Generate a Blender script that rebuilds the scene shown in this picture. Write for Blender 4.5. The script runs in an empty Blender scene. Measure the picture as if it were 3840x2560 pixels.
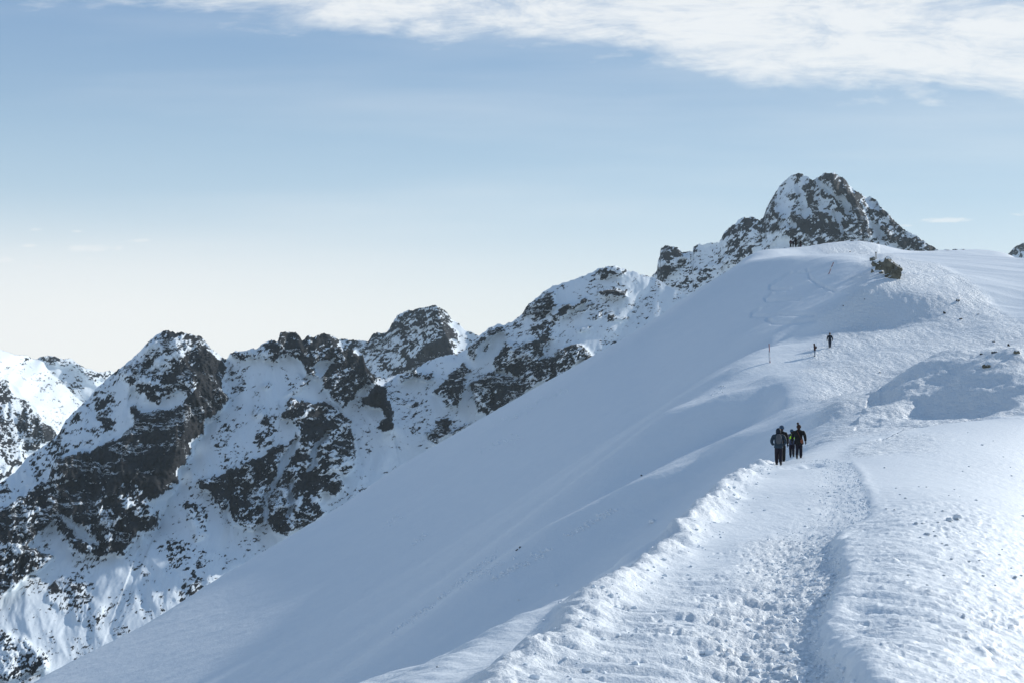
import bpy, bmesh, math, random
import numpy as np
from mathutils import Vector, Matrix

# ------------------------------------------------------------------ camera, sky, sun, exposure
F = 5878.0                       # focal length in photo pixels (photo 3840 x 2560)
PITCH = math.atan(189.0 / F)     # camera looks slightly up
SUN_AZ = math.radians(50)        # to the right of the viewing direction
SUN_EL = math.radians(23)

C = bpy.context.scene.collection
scene = bpy.context.scene
cam_data = bpy.data.cameras.new('camera')
cam_data.sensor_width = 36.0
cam_data.lens = 36.0 * F / 3840.0
cam_data.clip_start = 0.5
cam_data.clip_end = 30000
cam = bpy.data.objects.new('camera', cam_data)
C.objects.link(cam)
cam.location = (0, 0, 0)
cam.rotation_euler = (math.pi / 2 + PITCH, 0, 0)
scene.camera = cam

scene.view_settings.view_transform = 'Standard'
scene.view_settings.look = 'None'
scene.view_settings.gamma = 1.0
scene.view_settings.use_curve_mapping = False
scene.view_settings.exposure = 0.2
scene.cycles.max_bounces = 6
scene.cycles.diffuse_bounces = 3
scene.cycles.volume_bounces = 0

world = bpy.data.worlds.new('World')
scene.world = world
world.use_nodes = True
wn = world.node_tree.nodes
wl = world.node_tree.links
wn.clear()


def N(nodes, kind, **kw):
    n = nodes.new(kind)
    for k, v in kw.items():
        setattr(n, k, v)
    return n


def math_node(nodes, links, op, a, b=None, c=None, clamp=False):
    n = nodes.new('ShaderNodeMath')
    n.operation = op
    n.use_clamp = clamp
    for i, s in enumerate((a, b, c)):
        if s is None:
            continue
        if isinstance(s, (int, float)):
            n.inputs[i].default_value = s
        else:
            links.new(s, n.inputs[i])
    return n.outputs[0]


def build_world():
    M = lambda op, a, b=None, c=None, clamp=False: math_node(wn, wl, op, a, b, c, clamp)
    out = N(wn, 'ShaderNodeOutputWorld')
    bg = N(wn, 'ShaderNodeBackground')
    bg.inputs['Strength'].default_value = 0.12
    sky = N(wn, 'ShaderNodeTexSky')
    sky.sky_type = 'NISHITA'
    sky.sun_disc = False
    sky.sun_elevation = SUN_EL
    sky.sun_rotation = SUN_AZ
    sky.altitude = 2000
    sky.air_density = 1.0
    sky.dust_density = 0.6
    sky.ozone_density = 1.5
    tc = N(wn, 'ShaderNodeTexCoord')
    sep = N(wn, 'ShaderNodeSeparateXYZ')
    wl.new(tc.outputs['Generated'], sep.inputs[0])
    x, y, z = sep.outputs
    zc = M('MAXIMUM', z, 0.015)
    def noise(vec, scale, detail, rough, loc=(0, 0, 0), rot=0.0, sc=(1, 1, 1), dist=0.0):
        mp = N(wn, 'ShaderNodeMapping')
        mp.inputs['Location'].default_value = loc
        mp.inputs['Rotation'].default_value = (0, 0, rot)
        mp.inputs['Scale'].default_value = sc
        wl.new(vec, mp.inputs[0])
        n = N(wn, 'ShaderNodeTexNoise')
        n.inputs['Scale'].default_value = scale
        n.inputs['Detail'].default_value = detail
        n.inputs['Roughness'].default_value = rough
        n.inputs['Distortion'].default_value = dist
        wl.new(mp.outputs[0], n.inputs['Vector'])
        return n.outputs['Fac']

    def ramp(v, lo, hi):
        m = N(wn, 'ShaderNodeMapRange')
        m.interpolation_type = 'SMOOTHSTEP'
        m.inputs['From Min'].default_value = lo
        m.inputs['From Max'].default_value = hi
        wl.new(v, m.inputs['Value'])
        return m.outputs['Result']

    # thin high haze: the blue pales and warms towards the horizon
    rp = N(wn, 'ShaderNodeValToRGB')
    zz = M('MULTIPLY', M('ADD', z, 0.05), 1 / 0.35, clamp=True)
    wl.new(zz, rp.inputs[0])
    rp.color_ramp.interpolation = 'B_SPLINE'
    el = rp.color_ramp.elements
    stops = ((0.0, (6.3, 6.25, 6.1)), (0.042, (6.9, 6.75, 6.45)), (0.083, (5.5, 6.0, 6.25)), (0.125, (3.85, 4.9, 5.7)), (0.18, (2.5, 3.6, 4.85)), (0.27, (1.3, 2.2, 3.9)))
    while len(el) < len(stops): el.new(0.5)
    for e_, (zv, c_) in zip(el, stops):
        e_.position = (zv + 0.05) / 0.35
        e_.color = tuple(k / 10 for k in c_) + (1,)
    boost = N(wn, 'ShaderNodeMix', data_type='RGBA', blend_type='MULTIPLY')
    boost.inputs['Factor'].default_value = 1.0
    wl.new(rp.outputs[0], boost.inputs['A'])
    boost.inputs['B'].default_value = (10, 10, 10, 1)
    hz = M('MULTIPLY', M('SUBTRACT', 1.0, ramp(z, 0.20, 0.60)), ramp(z, -0.22, -0.03))
    hz = M('MULTIPLY', hz, 0.90)
    warm = M('MULTIPLY', M('SUBTRACT', 1.0, ramp(z, 0.03, 0.13)), M('SUBTRACT', 1.0, ramp(M('DIVIDE', x, M('MAXIMUM', y, 0.05)), -0.30, 0.22)))
    warm = M('MULTIPLY', warm, M('MULTIPLY', ramp(z, -0.22, -0.03), 0.75))
    # high veil: soft long streaks lying on a cloud plane
    px = M('DIVIDE', x, zc)
    py = M('DIVIDE', y, zc)
    comb = N(wn, 'ShaderNodeCombineXYZ')
    wl.new(px, comb.inputs[0]); wl.new(py, comb.inputs[1])

    # the cirrus bank: everything nearer than a slanted, ragged edge
    # edge direction measured in (x/y, z/y) so that it is one straight front in the sky
    yy = M('MAXIMUM', y, 0.05)
    tx = M('DIVIDE', x, yy)
    tz = M('DIVIDE', z, yy)
    edge = M('ADD', M('MULTIPLY', tx, -0.118), 0.211)
    cpt = N(wn, 'ShaderNodeCombineXYZ')
    wl.new(tx, cpt.inputs[0]); wl.new(tz, cpt.inputs[1])
    n1 = noise(cpt.outputs[0], 9.0, 8.0, 0.62, rot=0.35, sc=(0.55, 2.2, 1), dist=0.35)
    n2 = noise(cpt.outputs[0], 30.0, 6.0, 0.65, rot=0.6, sc=(0.5, 1.8, 1), dist=0.6)
    dd = M('SUBTRACT', tz, edge)
    dd = M('ADD', dd, M('MULTIPLY', M('SUBTRACT', n1, 0.5), 0.075))
    dd = M('ADD', dd, M('MULTIPLY', M('SUBTRACT', n2, 0.5), 0.040))
    bank = ramp(dd, 0.0, 0.026)
    # further overhead the bank breaks up into open blue
    bank = M('MULTIPLY', bank, M('SUBTRACT', 1.0, ramp(M('ADD', tz, M('MULTIPLY', n1, 0.2)), 0.42, 0.75)))
    thin = noise(cpt.outputs[0], 14.0, 9.0, 0.68, loc=(3, 1, 0), rot=0.45, sc=(0.5, 1.7, 1), dist=0.5)
    fib = noise(cpt.outputs[0], 42.0, 8.0, 0.72, loc=(1, 6, 0), rot=0.75, sc=(0.35, 1.6, 1), dist=0.9)
    thin = ramp(M('ADD', M('MULTIPLY', thin, 0.6), M('MULTIPLY', fib, 0.4)), 0.38, 0.58)
    bank = M('MULTIPLY', bank, M('ADD', M('MULTIPLY', thin, 0.60), 0.30))
    # faint veil bands in the lower sky
    v1 = noise(cpt.outputs[0], 3.0, 5.0, 0.5, loc=(1.3, 4, 0), rot=-0.10, sc=(0.5, 5.0, 1))
    veil = M('MULTIPLY', ramp(v1, 0.42, 0.74), 0.32)
    # a few small flat clouds low down
    v2 = noise(cpt.outputs[0], 12.0, 4.0, 0.55, loc=(0.35, 7.63, 0), sc=(1.0, 9.0, 1))
    low = M('MULTIPLY', ramp(v2, 0.70, 0.78), 0.0)
    cl = M('MAXIMUM', M('MAXIMUM', bank, veil), low)
    spots = []
    n2b = noise(cpt.outputs[0], 90.0, 5.0, 0.6, sc=(0.5, 1.6, 1), dist=0.8)
    for (u, v, ru, rv) in ((352, 931, 135, 15), (525, 903, 55, 9), (3530, 827, 150, 11), (3400, 847, 30, 7),
                           (3830, 800, 50, 13), (20, 975, 50, 14), (360, 970, 60, 9), (140, 862, 30, 7), (290, 868, 25, 6),
                           (110, 920, 35, 8), (150, 1000, 40, 5)):
        X, Y = (u - 1920) / F, (1280 - v) / F
        c_, s_ = math.cos(PITCH), math.sin(PITCH)
        den = c_ - Y * s_
        cu, cv = X / den, (Y * c_ + s_) / den
        a = M('DIVIDE', M('SUBTRACT', tx, cu), ru / F)
        b = M('DIVIDE', M('SUBTRACT', tz, cv), rv / F)
        r = M('ADD', M('MULTIPLY', a, a), M('MULTIPLY', b, b))
        r = M('ADD', r, M('MULTIPLY', M('SUBTRACT', n2b, 0.5), 4.5))
        s = M('MULTIPLY', ramp(M('SUBTRACT', 1.1, r), 0.0, 1.6), 0.62)
        front = M('GREATER_THAN', y, 0.05)
        spots.append(M('MULTIPLY', s, front))
    for s in spots:
        cl = M('MAXIMUM', cl, s)
    front = ramp(y, -0.2, 0.3)
    # behind the viewer the same bank goes on as an even thin layer
    cl = M('ADD', M('MULTIPLY', cl, front), M('MULTIPLY', M('SUBTRACT', 1.0, front), 0.18))

    mix1 = N(wn, 'ShaderNodeMix', data_type='RGBA')
    wl.new(hz, mix1.inputs['Factor'])
    tint = N(wn, 'ShaderNodeMix', data_type='RGBA', blend_type='MULTIPLY')
    tint.inputs['Factor'].default_value = 1.0
    wl.new(sky.outputs[0], tint.inputs['A'])
    tint.inputs['B'].default_value = (0.33, 0.88, 1.12, 1)
    wl.new(tint.outputs['Result'], mix1.inputs['A'])
    wl.new(boost.outputs['Result'], mix1.inputs['B'])
    mixw = N(wn, 'ShaderNodeMix', data_type='RGBA')
    wl.new(warm, mixw.inputs['Factor'])
    wl.new(mix1.outputs['Result'], mixw.inputs['A'])
    mixw.inputs['B'].default_value = (7.9, 7.8, 7.5, 1)
    mix2 = N(wn, 'ShaderNodeMix', data_type='RGBA')
    wl.new(cl, mix2.inputs['Factor'])
    wl.new(mixw.outputs['Result'], mix2.inputs['A'])
    mix2.inputs['B'].default_value = (7.0, 7.1, 7.1, 1)
    wl.new(mix2.outputs['Result'], bg.inputs['Color'])
    wl.new(bg.outputs[0], out.inputs[0])


build_world()

sun_data = bpy.data.lights.new('sun', 'SUN')
sun_data.energy = 3.85
sun_data.angle = math.radians(0.53)
sun_data.color = (1.0, 0.95, 0.87)
sun = bpy.data.objects.new('sun', sun_data)
C.objects.link(sun)
sdir = Vector((math.cos(SUN_EL) * math.sin(SUN_AZ), math.cos(SUN_EL) * math.cos(SUN_AZ), math.sin(SUN_EL)))
sun.rotation_euler = sdir.to_track_quat('Z', 'Y').to_euler()

# ------------------------------------------------------------------ helpers
rng = np.random.default_rng(7)
random.seed(7)
HY = 1469.0
CP, SP = math.cos(PITCH), math.sin(PITCH)


def lv(u, v):
    """photo pixel -> level coordinates (bearing, elevation) scaled by F"""
    X = (np.asarray(u, float) - 1920) / F
    Y = (1280 - np.asarray(v, float)) / F
    den = CP - Y * SP
    return 1920 + F * X / den, HY - F * (Y * CP + SP) / den


def world_pt(u, v, d):
    U, V = lv(u, v)
    return np.array([(U - 1920) / F * d, d, (HY - V) / F * d])


_perm = rng.permutation(4096)
_gang = rng.uniform(0, 2 * np.pi, 4096)
_gx, _gy = np.cos(_gang).astype(np.float32), np.sin(_gang).astype(np.float32)


def pnoise(x, y, seed=0):
    """2-D gradient noise, about -1..1"""
    xi = np.floor(x).astype(np.int64); yi = np.floor(y).astype(np.int64)
    xf = (x - xi).astype(np.float32); yf = (y - yi).astype(np.float32)
    u = xf * xf * xf * (xf * (xf * 6 - 15) + 10); v = yf * yf * yf * (yf * (yf * 6 - 15) + 10)

    def g(ix, iy, fx, fy):
        h = _perm[(_perm[(ix + seed * 37) & 4095] + iy) & 4095]
        return _gx[h] * fx + _gy[h] * fy
    a = g(xi, yi, xf, yf); b = g(xi + 1, yi, xf - 1, yf)
    c = g(xi, yi + 1, xf, yf - 1); d = g(xi + 1, yi + 1, xf - 1, yf - 1)
    return (a + u * (b - a) + v * ((c + u * (d - c)) - (a + u * (b - a)))) * 1.5


def fbm(x, y, octv=4, gain=0.5, seed=0, ridged=False, billow=False):
    t = 0.0; amp = 1.0; tot = 0.0
    for o in range(octv):
        n = pnoise(x * 2.03 ** o + 17.3 * o, y * 2.03 ** o - 9.1 * o, seed + o)
        if ridged:
            n = 1 - 2 * np.abs(n)
        elif billow:
            n = 2 * np.abs(n) - 0.6
        t = t + amp * n; tot += amp; amp *= gain
    return t / tot


def sstep(x, lo, hi):
    t = np.clip((x - lo) / (hi - lo), 0, 1)
    return t * t * (3 - 2 * t)


def softplus(x, w):
    return w * np.logaddexp(0, x / w)


def interp(xs, pts):
    p = np.array(pts, float)
    return np.interp(xs, p[:, 0], p[:, 1])


def poly_dist(px, py, line, signed=True):
    """distance to a polyline; positive on its left side; also returns the parameter along it"""
    line = np.asarray(line, float)
    best = np.full(px.shape, 1e9); sgn = np.ones(px.shape); par = np.zeros(px.shape)
    acc = 0.0
    for i in range(len(line) - 1):
        ax, ay = line[i]; bx, by = line[i + 1]
        dx, dy = bx - ax, by - ay
        L2 = dx * dx + dy * dy
        t = np.clip(((px - ax) * dx + (py - ay) * dy) / L2, 0, 1)
        qx, qy = px - (ax + t * dx), py - (ay + t * dy)
        dd = np.hypot(qx, qy)
        m = dd < best
        best = np.where(m, dd, best)
        sgn = np.where(m, np.sign(dx * qy - dy * qx), sgn)
        par = np.where(m, acc + t * math.sqrt(L2), par)
        acc += math.sqrt(L2)
    return (best * sgn if signed else best), par


def inside(px, py, poly):
    poly = np.asarray(poly, float)
    r = np.zeros(px.shape, bool)
    j = len(poly) - 1
    for i in range(len(poly)):
        xi, yi = poly[i]; xj, yj = poly[j]
        if yi != yj:
            c = ((yi > py) != (yj > py)) & (px < (xj - xi) * (py - yi) / (yj - yi) + xi)
            r ^= c
        j = i
    return r


def grid_mesh(name, co, rows, cols, mat, attrs=None, flip=False, smooth=True):
    me = bpy.data.meshes.new(name)
    n = rows * cols
    me.vertices.add(n)
    me.vertices.foreach_set('co', np.ascontiguousarray(co, np.float32).ravel())
    idx = np.arange(n, dtype=np.int32).reshape(rows, cols)
    q = np.stack([idx[:-1, :-1], idx[:-1, 1:], idx[1:, 1:], idx[1:, :-1]], -1).reshape(-1, 4)
    if flip:
        q = q[:, ::-1]
    nf = len(q)
    me.loops.add(nf * 4)
    me.loops.foreach_set('vertex_index', np.ascontiguousarray(q).ravel())
    me.polygons.add(nf)
    me.polygons.foreach_set('loop_start', np.arange(0, nf * 4, 4, dtype=np.int32))
    me.polygons.foreach_set('use_smooth', np.full(nf, smooth, bool))
    for k, v in (attrs or {}).items():
        a = me.attributes.new(k, 'FLOAT', 'POINT')
        a.data.foreach_set('value', np.ascontiguousarray(v, np.float32).ravel())
    me.update(calc_edges=True)
    me.materials.append(mat)
    return me


def tag(o, label=None, cat=None, group=None, kind=None):
    if label: o['label'] = label
    if cat: o['category'] = cat
    if group: o['group'] = group
    if kind: o['kind'] = kind
    return o


def link(name, me, parent=None):
    o = bpy.data.objects.new(name, me)
    C.objects.link(o)
    if parent is not None:
        o.parent = parent
    return o


# ------------------------------------------------------------------ materials
def new_mat(name):
    m = bpy.data.materials.new(name)
    m.use_nodes = True
    nt = m.node_tree
    return m, nt.nodes, nt.links, nt.nodes['Principled BSDF']


def tex_noise(nodes, links, vec, scale, detail=4, rough=0.5, sc=None, rot=None):
    if sc or rot:
        mp = nodes.new('ShaderNodeMapping')
        if sc: mp.inputs['Scale'].default_value = sc
        if rot: mp.inputs['Rotation'].default_value = rot
        links.new(vec, mp.inputs[0]); vec = mp.outputs[0]
    n = nodes.new('ShaderNodeTexNoise')
    n.inputs['Scale'].default_value = scale
    n.inputs['Detail'].default_value = detail
    n.inputs['Roughness'].default_value = rough
    links.new(vec, n.inputs['Vector'])
    return n.outputs['Fac']


def simple_mat(name, col, rough=0.8, var=0.25, scale=8, bump=0.0, spec=0.3):
    m, nd, lk, p = new_mat(name)
    tc = nd.new('ShaderNodeTexCoord')
    f = tex_noise(nd, lk, tc.outputs['Object'], scale, 5, 0.6)
    cr = nd.new('ShaderNodeValToRGB')
    cr.color_ramp.elements[0].position = 0.3
    cr.color_ramp.elements[1].position = 0.75
    cr.color_ramp.elements[0].color = tuple(c * (1 - var) for c in col) + (1,)
    cr.color_ramp.elements[1].color = tuple(min(1, c * (1 + var)) for c in col) + (1,)
    lk.new(f, cr.inputs[0])
    lk.new(cr.outputs[0], p.inputs['Base Color'])
    p.inputs['Roughness'].default_value = rough
    p.inputs['Specular IOR Level'].default_value = spec
    if bump:
        b = nd.new('ShaderNodeBump')
        b.inputs['Strength'].default_value = 1.0
        b.inputs['Distance'].default_value = bump
        lk.new(f, b.inputs['Height'])
        lk.new(b.outputs[0], p.inputs['Normal'])
    return m


def snow_ground_mat():
    m, nd, lk, p = new_mat('snow')
    M = lambda op, a, b=None, c=None, clamp=False: math_node(nd, lk, op, a, b, c, clamp)
    tc = nd.new('ShaderNodeTexCoord')
    V = tc.outputs['Object']
    p.inputs['Roughness'].default_value = 0.55
    p.inputs['Specular IOR Level'].default_value = 0.25
    tint = tex_noise(nd, lk, V, 0.35, 5, 0.6)
    mx = nd.new('ShaderNodeMix'); mx.data_type = 'RGBA'
    lk.new(tint, mx.inputs['Factor'])
    mx.inputs['A'].default_value = (0.745, 0.80, 0.84, 1)
    mx.inputs['B'].default_value = (0.80, 0.845, 0.875, 1)
    lk.new(mx.outputs['Result'], p.inputs['Base Color'])
    at = nd.new('ShaderNodeAttribute'); at.attribute_name = 'rough'
    r = at.outputs['Fac']
    at2 = nd.new('ShaderNodeAttribute'); at2.attribute_name = 'lump'
    r2 = at2.outputs['Fac']
    fine = tex_noise(nd, lk, V, 22, 5, 0.65)
    mid = tex_noise(nd, lk, V, 5.0, 5, 0.62)
    pel = tex_noise(nd, lk, V, 1.9, 5, 0.62)
    hgt = M('ADD', M('MULTIPLY', fine, M('ADD', M('MULTIPLY', r, 0.030), 0.004)),
            M('ADD', M('MULTIPLY', mid, M('ADD', M('MULTIPLY', r, 0.055), 0.016)),
              M('MULTIPLY', pel, M('ADD', M('MULTIPLY', r2, 0.42), 0.055))))
    b = nd.new('ShaderNodeBump')
    b.inputs['Distance'].default_value = 1.0
    b.inputs['Strength'].default_value = 1.0
    lk.new(hgt, b.inputs['Height'])
    lk.new(b.outputs[0], p.inputs['Normal'])
    return m


def mountain_mat():
    m, nd, lk, p = new_mat('rock_and_snow')
    M = lambda op, a, b=None, c=None, clamp=False: math_node(nd, lk, op, a, b, c, clamp)
    tc = nd.new('ShaderNodeTexCoord')
    V = tc.outputs['Object']
    at = nd.new('ShaderNodeAttribute'); at.attribute_name = 'rock'
    n1 = tex_noise(nd, lk, V, 0.22, 6, 0.75, sc=(1, 1, 1.3))
    mp4 = nd.new('ShaderNodeMapping')
    mp4.inputs['Rotation'].default_value = (0, 0.5, 0)
    mp4.inputs['Scale'].default_value = (0.35, 0.6, 1.3)
    lk.new(V, mp4.inputs[0])
    n4 = tex_noise(nd, lk, mp4.outputs[0], 0.045, 8, 0.72)
    n5 = tex_noise(nd, lk, V, 0.018, 4, 0.6)
    ln = nd.new('ShaderNodeMapRange'); ln.interpolation_type = 'SMOOTHSTEP'
    ln.inputs['From Min'].default_value = 0.030; ln.inputs['From Max'].default_value = 0.004
    lk.new(M('ABSOLUTE', M('SUBTRACT', n4, 0.5)), ln.inputs['Value'])
    gate = nd.new('ShaderNodeMapRange'); gate.interpolation_type = 'SMOOTHSTEP'
    gate.inputs['From Min'].default_value = 0.44; gate.inputs['From Max'].default_value = 0.58
    lk.new(n5, gate.inputs['Value'])
    ledge = M('MULTIPLY', ln.outputs['Result'], M('MULTIPLY', gate.outputs['Result'], 0.75))
    f0 = M('SUBTRACT', at.outputs['Fac'], ledge)
    f = M('ADD', f0, M('MULTIPLY', M('SUBTRACT', n1, 0.5), 2.3))
    mr = nd.new('ShaderNodeMapRange'); mr.interpolation_type = 'SMOOTHSTEP'
    mr.inputs['From Min'].default_value = 0.42; mr.inputs['From Max'].default_value = 0.58
    lk.new(f, mr.inputs['Value'])
    fac = mr.outputs['Result']
    # rock colour: dark granite, browner in patches
    n2 = tex_noise(nd, lk, V, 0.03, 6, 0.7, sc=(1.6, 1, .6))
    n3 = tex_noise(nd, lk, V, 0.12, 7, 0.75, sc=(1.5, 1.5, .8), rot=(0.3, 0.5, 0))
    cr = nd.new('ShaderNodeValToRGB')
    e = cr.color_ramp.elements
    e[0].position = 0.40; e[0].color = (0.007, 0.010, 0.016, 1)
    e[1].position = 0.60; e[1].color = (0.038, 0.039, 0.043, 1)
    lk.new(M('ADD', M('MULTIPLY', n2, 0.6), M('MULTIPLY', n3, 0.4)), cr.inputs[0])
    mx = nd.new('ShaderNodeMix'); mx.data_type = 'RGBA'
    lk.new(fac, mx.inputs['Factor'])
    mx.inputs['A'].default_value = (0.76, 0.83, 0.88, 1)
    lk.new(cr.outputs[0], mx.inputs['B'])
    lk.new(mx.outputs['Result'], p.inputs['Base Color'])
    p.inputs['Roughness'].default_value = 0.85
    p.inputs['Specular IOR Level'].default_value = 0.15
    h = M('ADD', M('MULTIPLY', n1, M('ADD', M('MULTIPLY', fac, 7.0), 0.25)), M('MULTIPLY', fac, 1.0))
    b = nd.new('ShaderNodeBump')
    b.inputs['Distance'].default_value = 1.0
    b.inputs['Strength'].default_value = 0.9
    lk.new(h, b.inputs['Height'])
    lk.new(b.outputs[0], p.inputs['Normal'])
    return m


SNOW = snow_ground_mat()
MOUNT = mountain_mat()

# tile coordinates of my survey of the photograph -> photo pixels
def T(ox, oy, sc):
    return lambda pts: [(ox + a / sc, oy + b / sc) for a, b in pts]
T1 = T(2640, 1200, 1.96); T2 = T(2640, 1760, 1.96); T3 = T(1440, 1760, 1.96)
T4 = T(1440, 960, 1.96); T5 = T(0, 1200, 1.96)
V4 = T(2600, 600, 1.8968); V6 = T(0, 1100, 1.0738); V7 = T(600, 1000, 1.4257); V8 = T(1500, 600, 1.568)

# ------------------------------------------------------------------ the snowy ridge (one height field)
# control points: photo pixel and distance, or pixel column with distance and height
CT = []      # (U, ln d, V)


def cp(u, v, d):
    U, V = lv(u, v)
    CT.append((float(U), math.log(d), float(V)))


def cz(u, d, z):
    CT.append((u, math.log(d), HY - z * F / d))


# groomed path, left / middle / right of it
for d, ul, uc, ur in ((9, 1500, 2300, 3150), (14, 1700, 2450, 3130), (18.9, 1880, 2560, 3080), (22, 2070, 2600, 3060), (26, 2230, 2660, 3050),
                      (32, 2400, 2720, 3060), (40, 2560, 2830, 3110), (50, 2670, 2880, 3120), (62, 2780, 2930, 3110), (75, 2850, 2960, 3090)):
    z = -3.5
    for u in (ul, uc, ur):
        cz(u, d, z)
cz(2960, 90, -3.45); cz(3080, 90, -3.45); cz(3200, 90, -3.4)
# right bank crest
for d, u, z in ((9, 3500, -3.3), (14, 3320, -3.15), (18.9, 3270, -3.12), (26, 3250, -3.15), (33, 3260, -3.2), (40, 3270, -3.22),
                (55, 3250, -3.25), (75, 3300, -3.25), (95, 3380, -3.2)):
    cz(u, d, z)
# right slope
for u, v, d in ((3560, 2560, 18.0), (3560, 2300, 23.8), (3560, 2100, 32), (3560, 1900, 47), (3540, 1760, 71), (3540, 1650, 98), (3560, 1580, 118),
                (3840, 2560, 20.0), (3840, 2300, 27), (3840, 2100, 37), (3840, 1900, 56), (3840, 1750, 82), (3840, 1620, 112)):
    cp(u, v, d)
for d, z in ((9, -3.7), (14, -4.1), (22, -4.7), (40, -6.0), (60, -7.6), (90, -8.5), (125, -7), (150, -2), (200, -2), (300, 10)):
    cz(4400, d, z)
# path beyond the walkers, saddle
for u, v, d in ((3150, 1639, 108), (3303, 1567, 126), (3400, 1600, 117), (3267, 1486, 142), (3180, 1450, 150), (3056, 1340, 188),
                (2950, 1420, 160), (3110, 1304, 194), (3200, 1400, 168), (3400, 1350, 176), (3000, 1440, 157), (3260, 1340, 182),
                (3400, 1266, 214), (3250, 1260, 214), (3600, 1290, 205), (3762, 1292, 192), (3560, 1240, 224)):
    cp(u, v, d)
# right mound
for u, v, d in ((3290, 1508, 136), (3480, 1547, 130), (3660, 1550, 126), (3840, 1547, 123),
                (3360, 1404, 147), (3482, 1350, 151), (3610, 1340, 149), (3737, 1322, 146), (3840, 1320, 143),
                (3560, 1440, 139), (3720, 1430, 135)):
    cp(u, v, d)
for u, d, z in ((3500, 163, 2.5), (3650, 163, 2.6), (3800, 160, 2.8)):
    cz(u, d, z)
# hill and dome
for u, v, d in ((3233, 1180, 243), (3400, 1185, 250), (3560, 1180, 243), (3400, 1105, 262), (3500, 1090, 266), (3600, 1130, 254),
                (3691, 1200, 228), (3180, 1110, 262), (3180, 1050, 278), (3285, 1058, 277), (3338, 1048, 284),
                (3100, 990, 290), (3150, 960, 298), (3250, 960, 300), (3000, 960, 298), (3400, 985, 304),
                (3840, 1250, 262), (3840, 1150, 290), (3840, 1050, 315), (3600, 1080, 288), (3750, 1150, 284), (3500, 1000, 304),
                (3600, 990, 318), (3700, 1010, 320)):
    cp(u, v, d)
SKY_R = [(2600, 1109, 285), (2705, 1048, 290), (2800, 969, 296), (2885, 942, 302), (2964, 931, 305), (3074, 919, 308), (3127, 909, 310),
         (3222, 900, 314), (3296, 911, 318), (3391, 932, 325), (3470, 944, 335), (3538, 945, 345), (3634, 940, 350), (3723, 944, 350),
         (3776, 952, 350), (3840, 985, 345), (3950, 1050, 338)]
for u, v, d in SKY_R:
    cp(u, v, d)
    cp(u, v + 50, d * 1.05)
    cp(u, v + 330, d * 1.22)
    cp(u, v + 800, d * 1.5)
# upper part of the big left face
PA, PB, P0 = 0.5, 0.12, -33.2


def plane_d(U, V):
    return P0 / ((HY - V) / F - PA * (U - 1920) / F - PB)


for u, v in ((2450, 1500), (2450, 1350), (2450, 1250), (2600, 1440), (2600, 1300), (2600, 1200), (2750, 1400), (2750, 1250), (2750, 1120), (2700, 1500), (2850, 1480)):
    U, V = lv(u, v)
    CT.append((float(U), math.log(plane_d(U, V)), float(V)))
for u, v, d in ((2886, 1365, 173), (2900, 1200, 208), (2900, 1060, 252), (3000, 1250, 205), (3050, 1150, 230), (3050, 1050, 258)):
    cp(u, v, d)
# gentle ground to the left of the path
for u, v, d in ((1440, 2560, 22), (1440, 2480, 24.2), (1900, 2400, 23.2), (1945, 2262, 28.5), (1654, 2385, 25.8), (2088, 2200, 31), (2307, 2068, 37),
                (2445, 1960, 43), (2583, 1860, 50)):
    cp(u, v, d)
cz(900, 21, -4.5); cz(900, 14, -4.2); cz(1200, 9, -4.0); cz(2640, 62, -3.9); cz(2750, 75, -3.8)

CT = np.array(CT)
_Xs = np.stack([CT[:, 0] / F * 2.0, CT[:, 1]], 1)


def _tps_k(r2):
    return np.where(r2 > 1e-12, 0.5 * r2 * np.log(np.maximum(r2, 1e-12)), 0.0)


_n = len(CT)
_K = _tps_k(((_Xs[:, None, :] - _Xs[None]) ** 2).sum(-1)) + np.eye(_n) * 2e-5
_P = np.c_[np.ones(_n), _Xs]
_A = np.zeros((_n + 3, _n + 3)); _A[:_n, :_n] = _K; _A[:_n, _n:] = _P; _A[_n:, :_n] = _P.T
_w = np.linalg.solve(_A, np.r_[CT[:, 2], 0, 0, 0])


def tps(U, L):
    X = (U / F * 2.0).astype(np.float32); Y = L.astype(np.float32)
    r = (_w[_n] + _w[_n + 1] * X + _w[_n + 2] * Y).astype(np.float32)
    for i in range(_n):
        dx = X - np.float32(_Xs[i, 0]); dy = Y - np.float32(_Xs[i, 1])
        r2 = dx * dx + dy * dy + np.float32(1e-10)
        r += np.float32(0.5 * _w[i]) * r2 * np.log(r2)
    return r


# outline of the left face against the valley (photo pixels)
SIL = T4([(2352, 265), (2200, 340), (2060, 430), (1900, 535), (1740, 625), (1600, 700), (1400, 810), (1200, 915), (1000, 1025), (800, 1145),
          (600, 1255), (400, 1380), (200, 1495), (60, 1568)]) + V6([(1396, 840), (1200, 955), (1000, 1075), (800, 1195), (600, 1325), (400, 1420), (250, 1495), (130, 1562)])
SIL += [(0, 2640), (-300, 2800), (2640, 1088), (2700, 1052), (2800, 975), (2900, 950)]
SIL = sorted(set(SIL))
_su = np.array([lv(a, b)[0] for a, b in SIL]); _sv = np.array([lv(a, b)[1] for a, b in SIL])
_ug = np.linspace(-1500, 5400, 500)
_vt = np.interp(_ug, _su, _sv)
_vt = np.convolve(np.pad(_vt, 6, mode='reflect', reflect_type='odd'), np.ones(13) / 13, 'valid')
_vt = np.where(_ug < _su[0], _sv[0] + (_su[0] - _ug) * 0.55, _vt)
_ds = plane_d(_ug, _vt)
_ds = np.clip(_ds, 120, 330)

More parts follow.
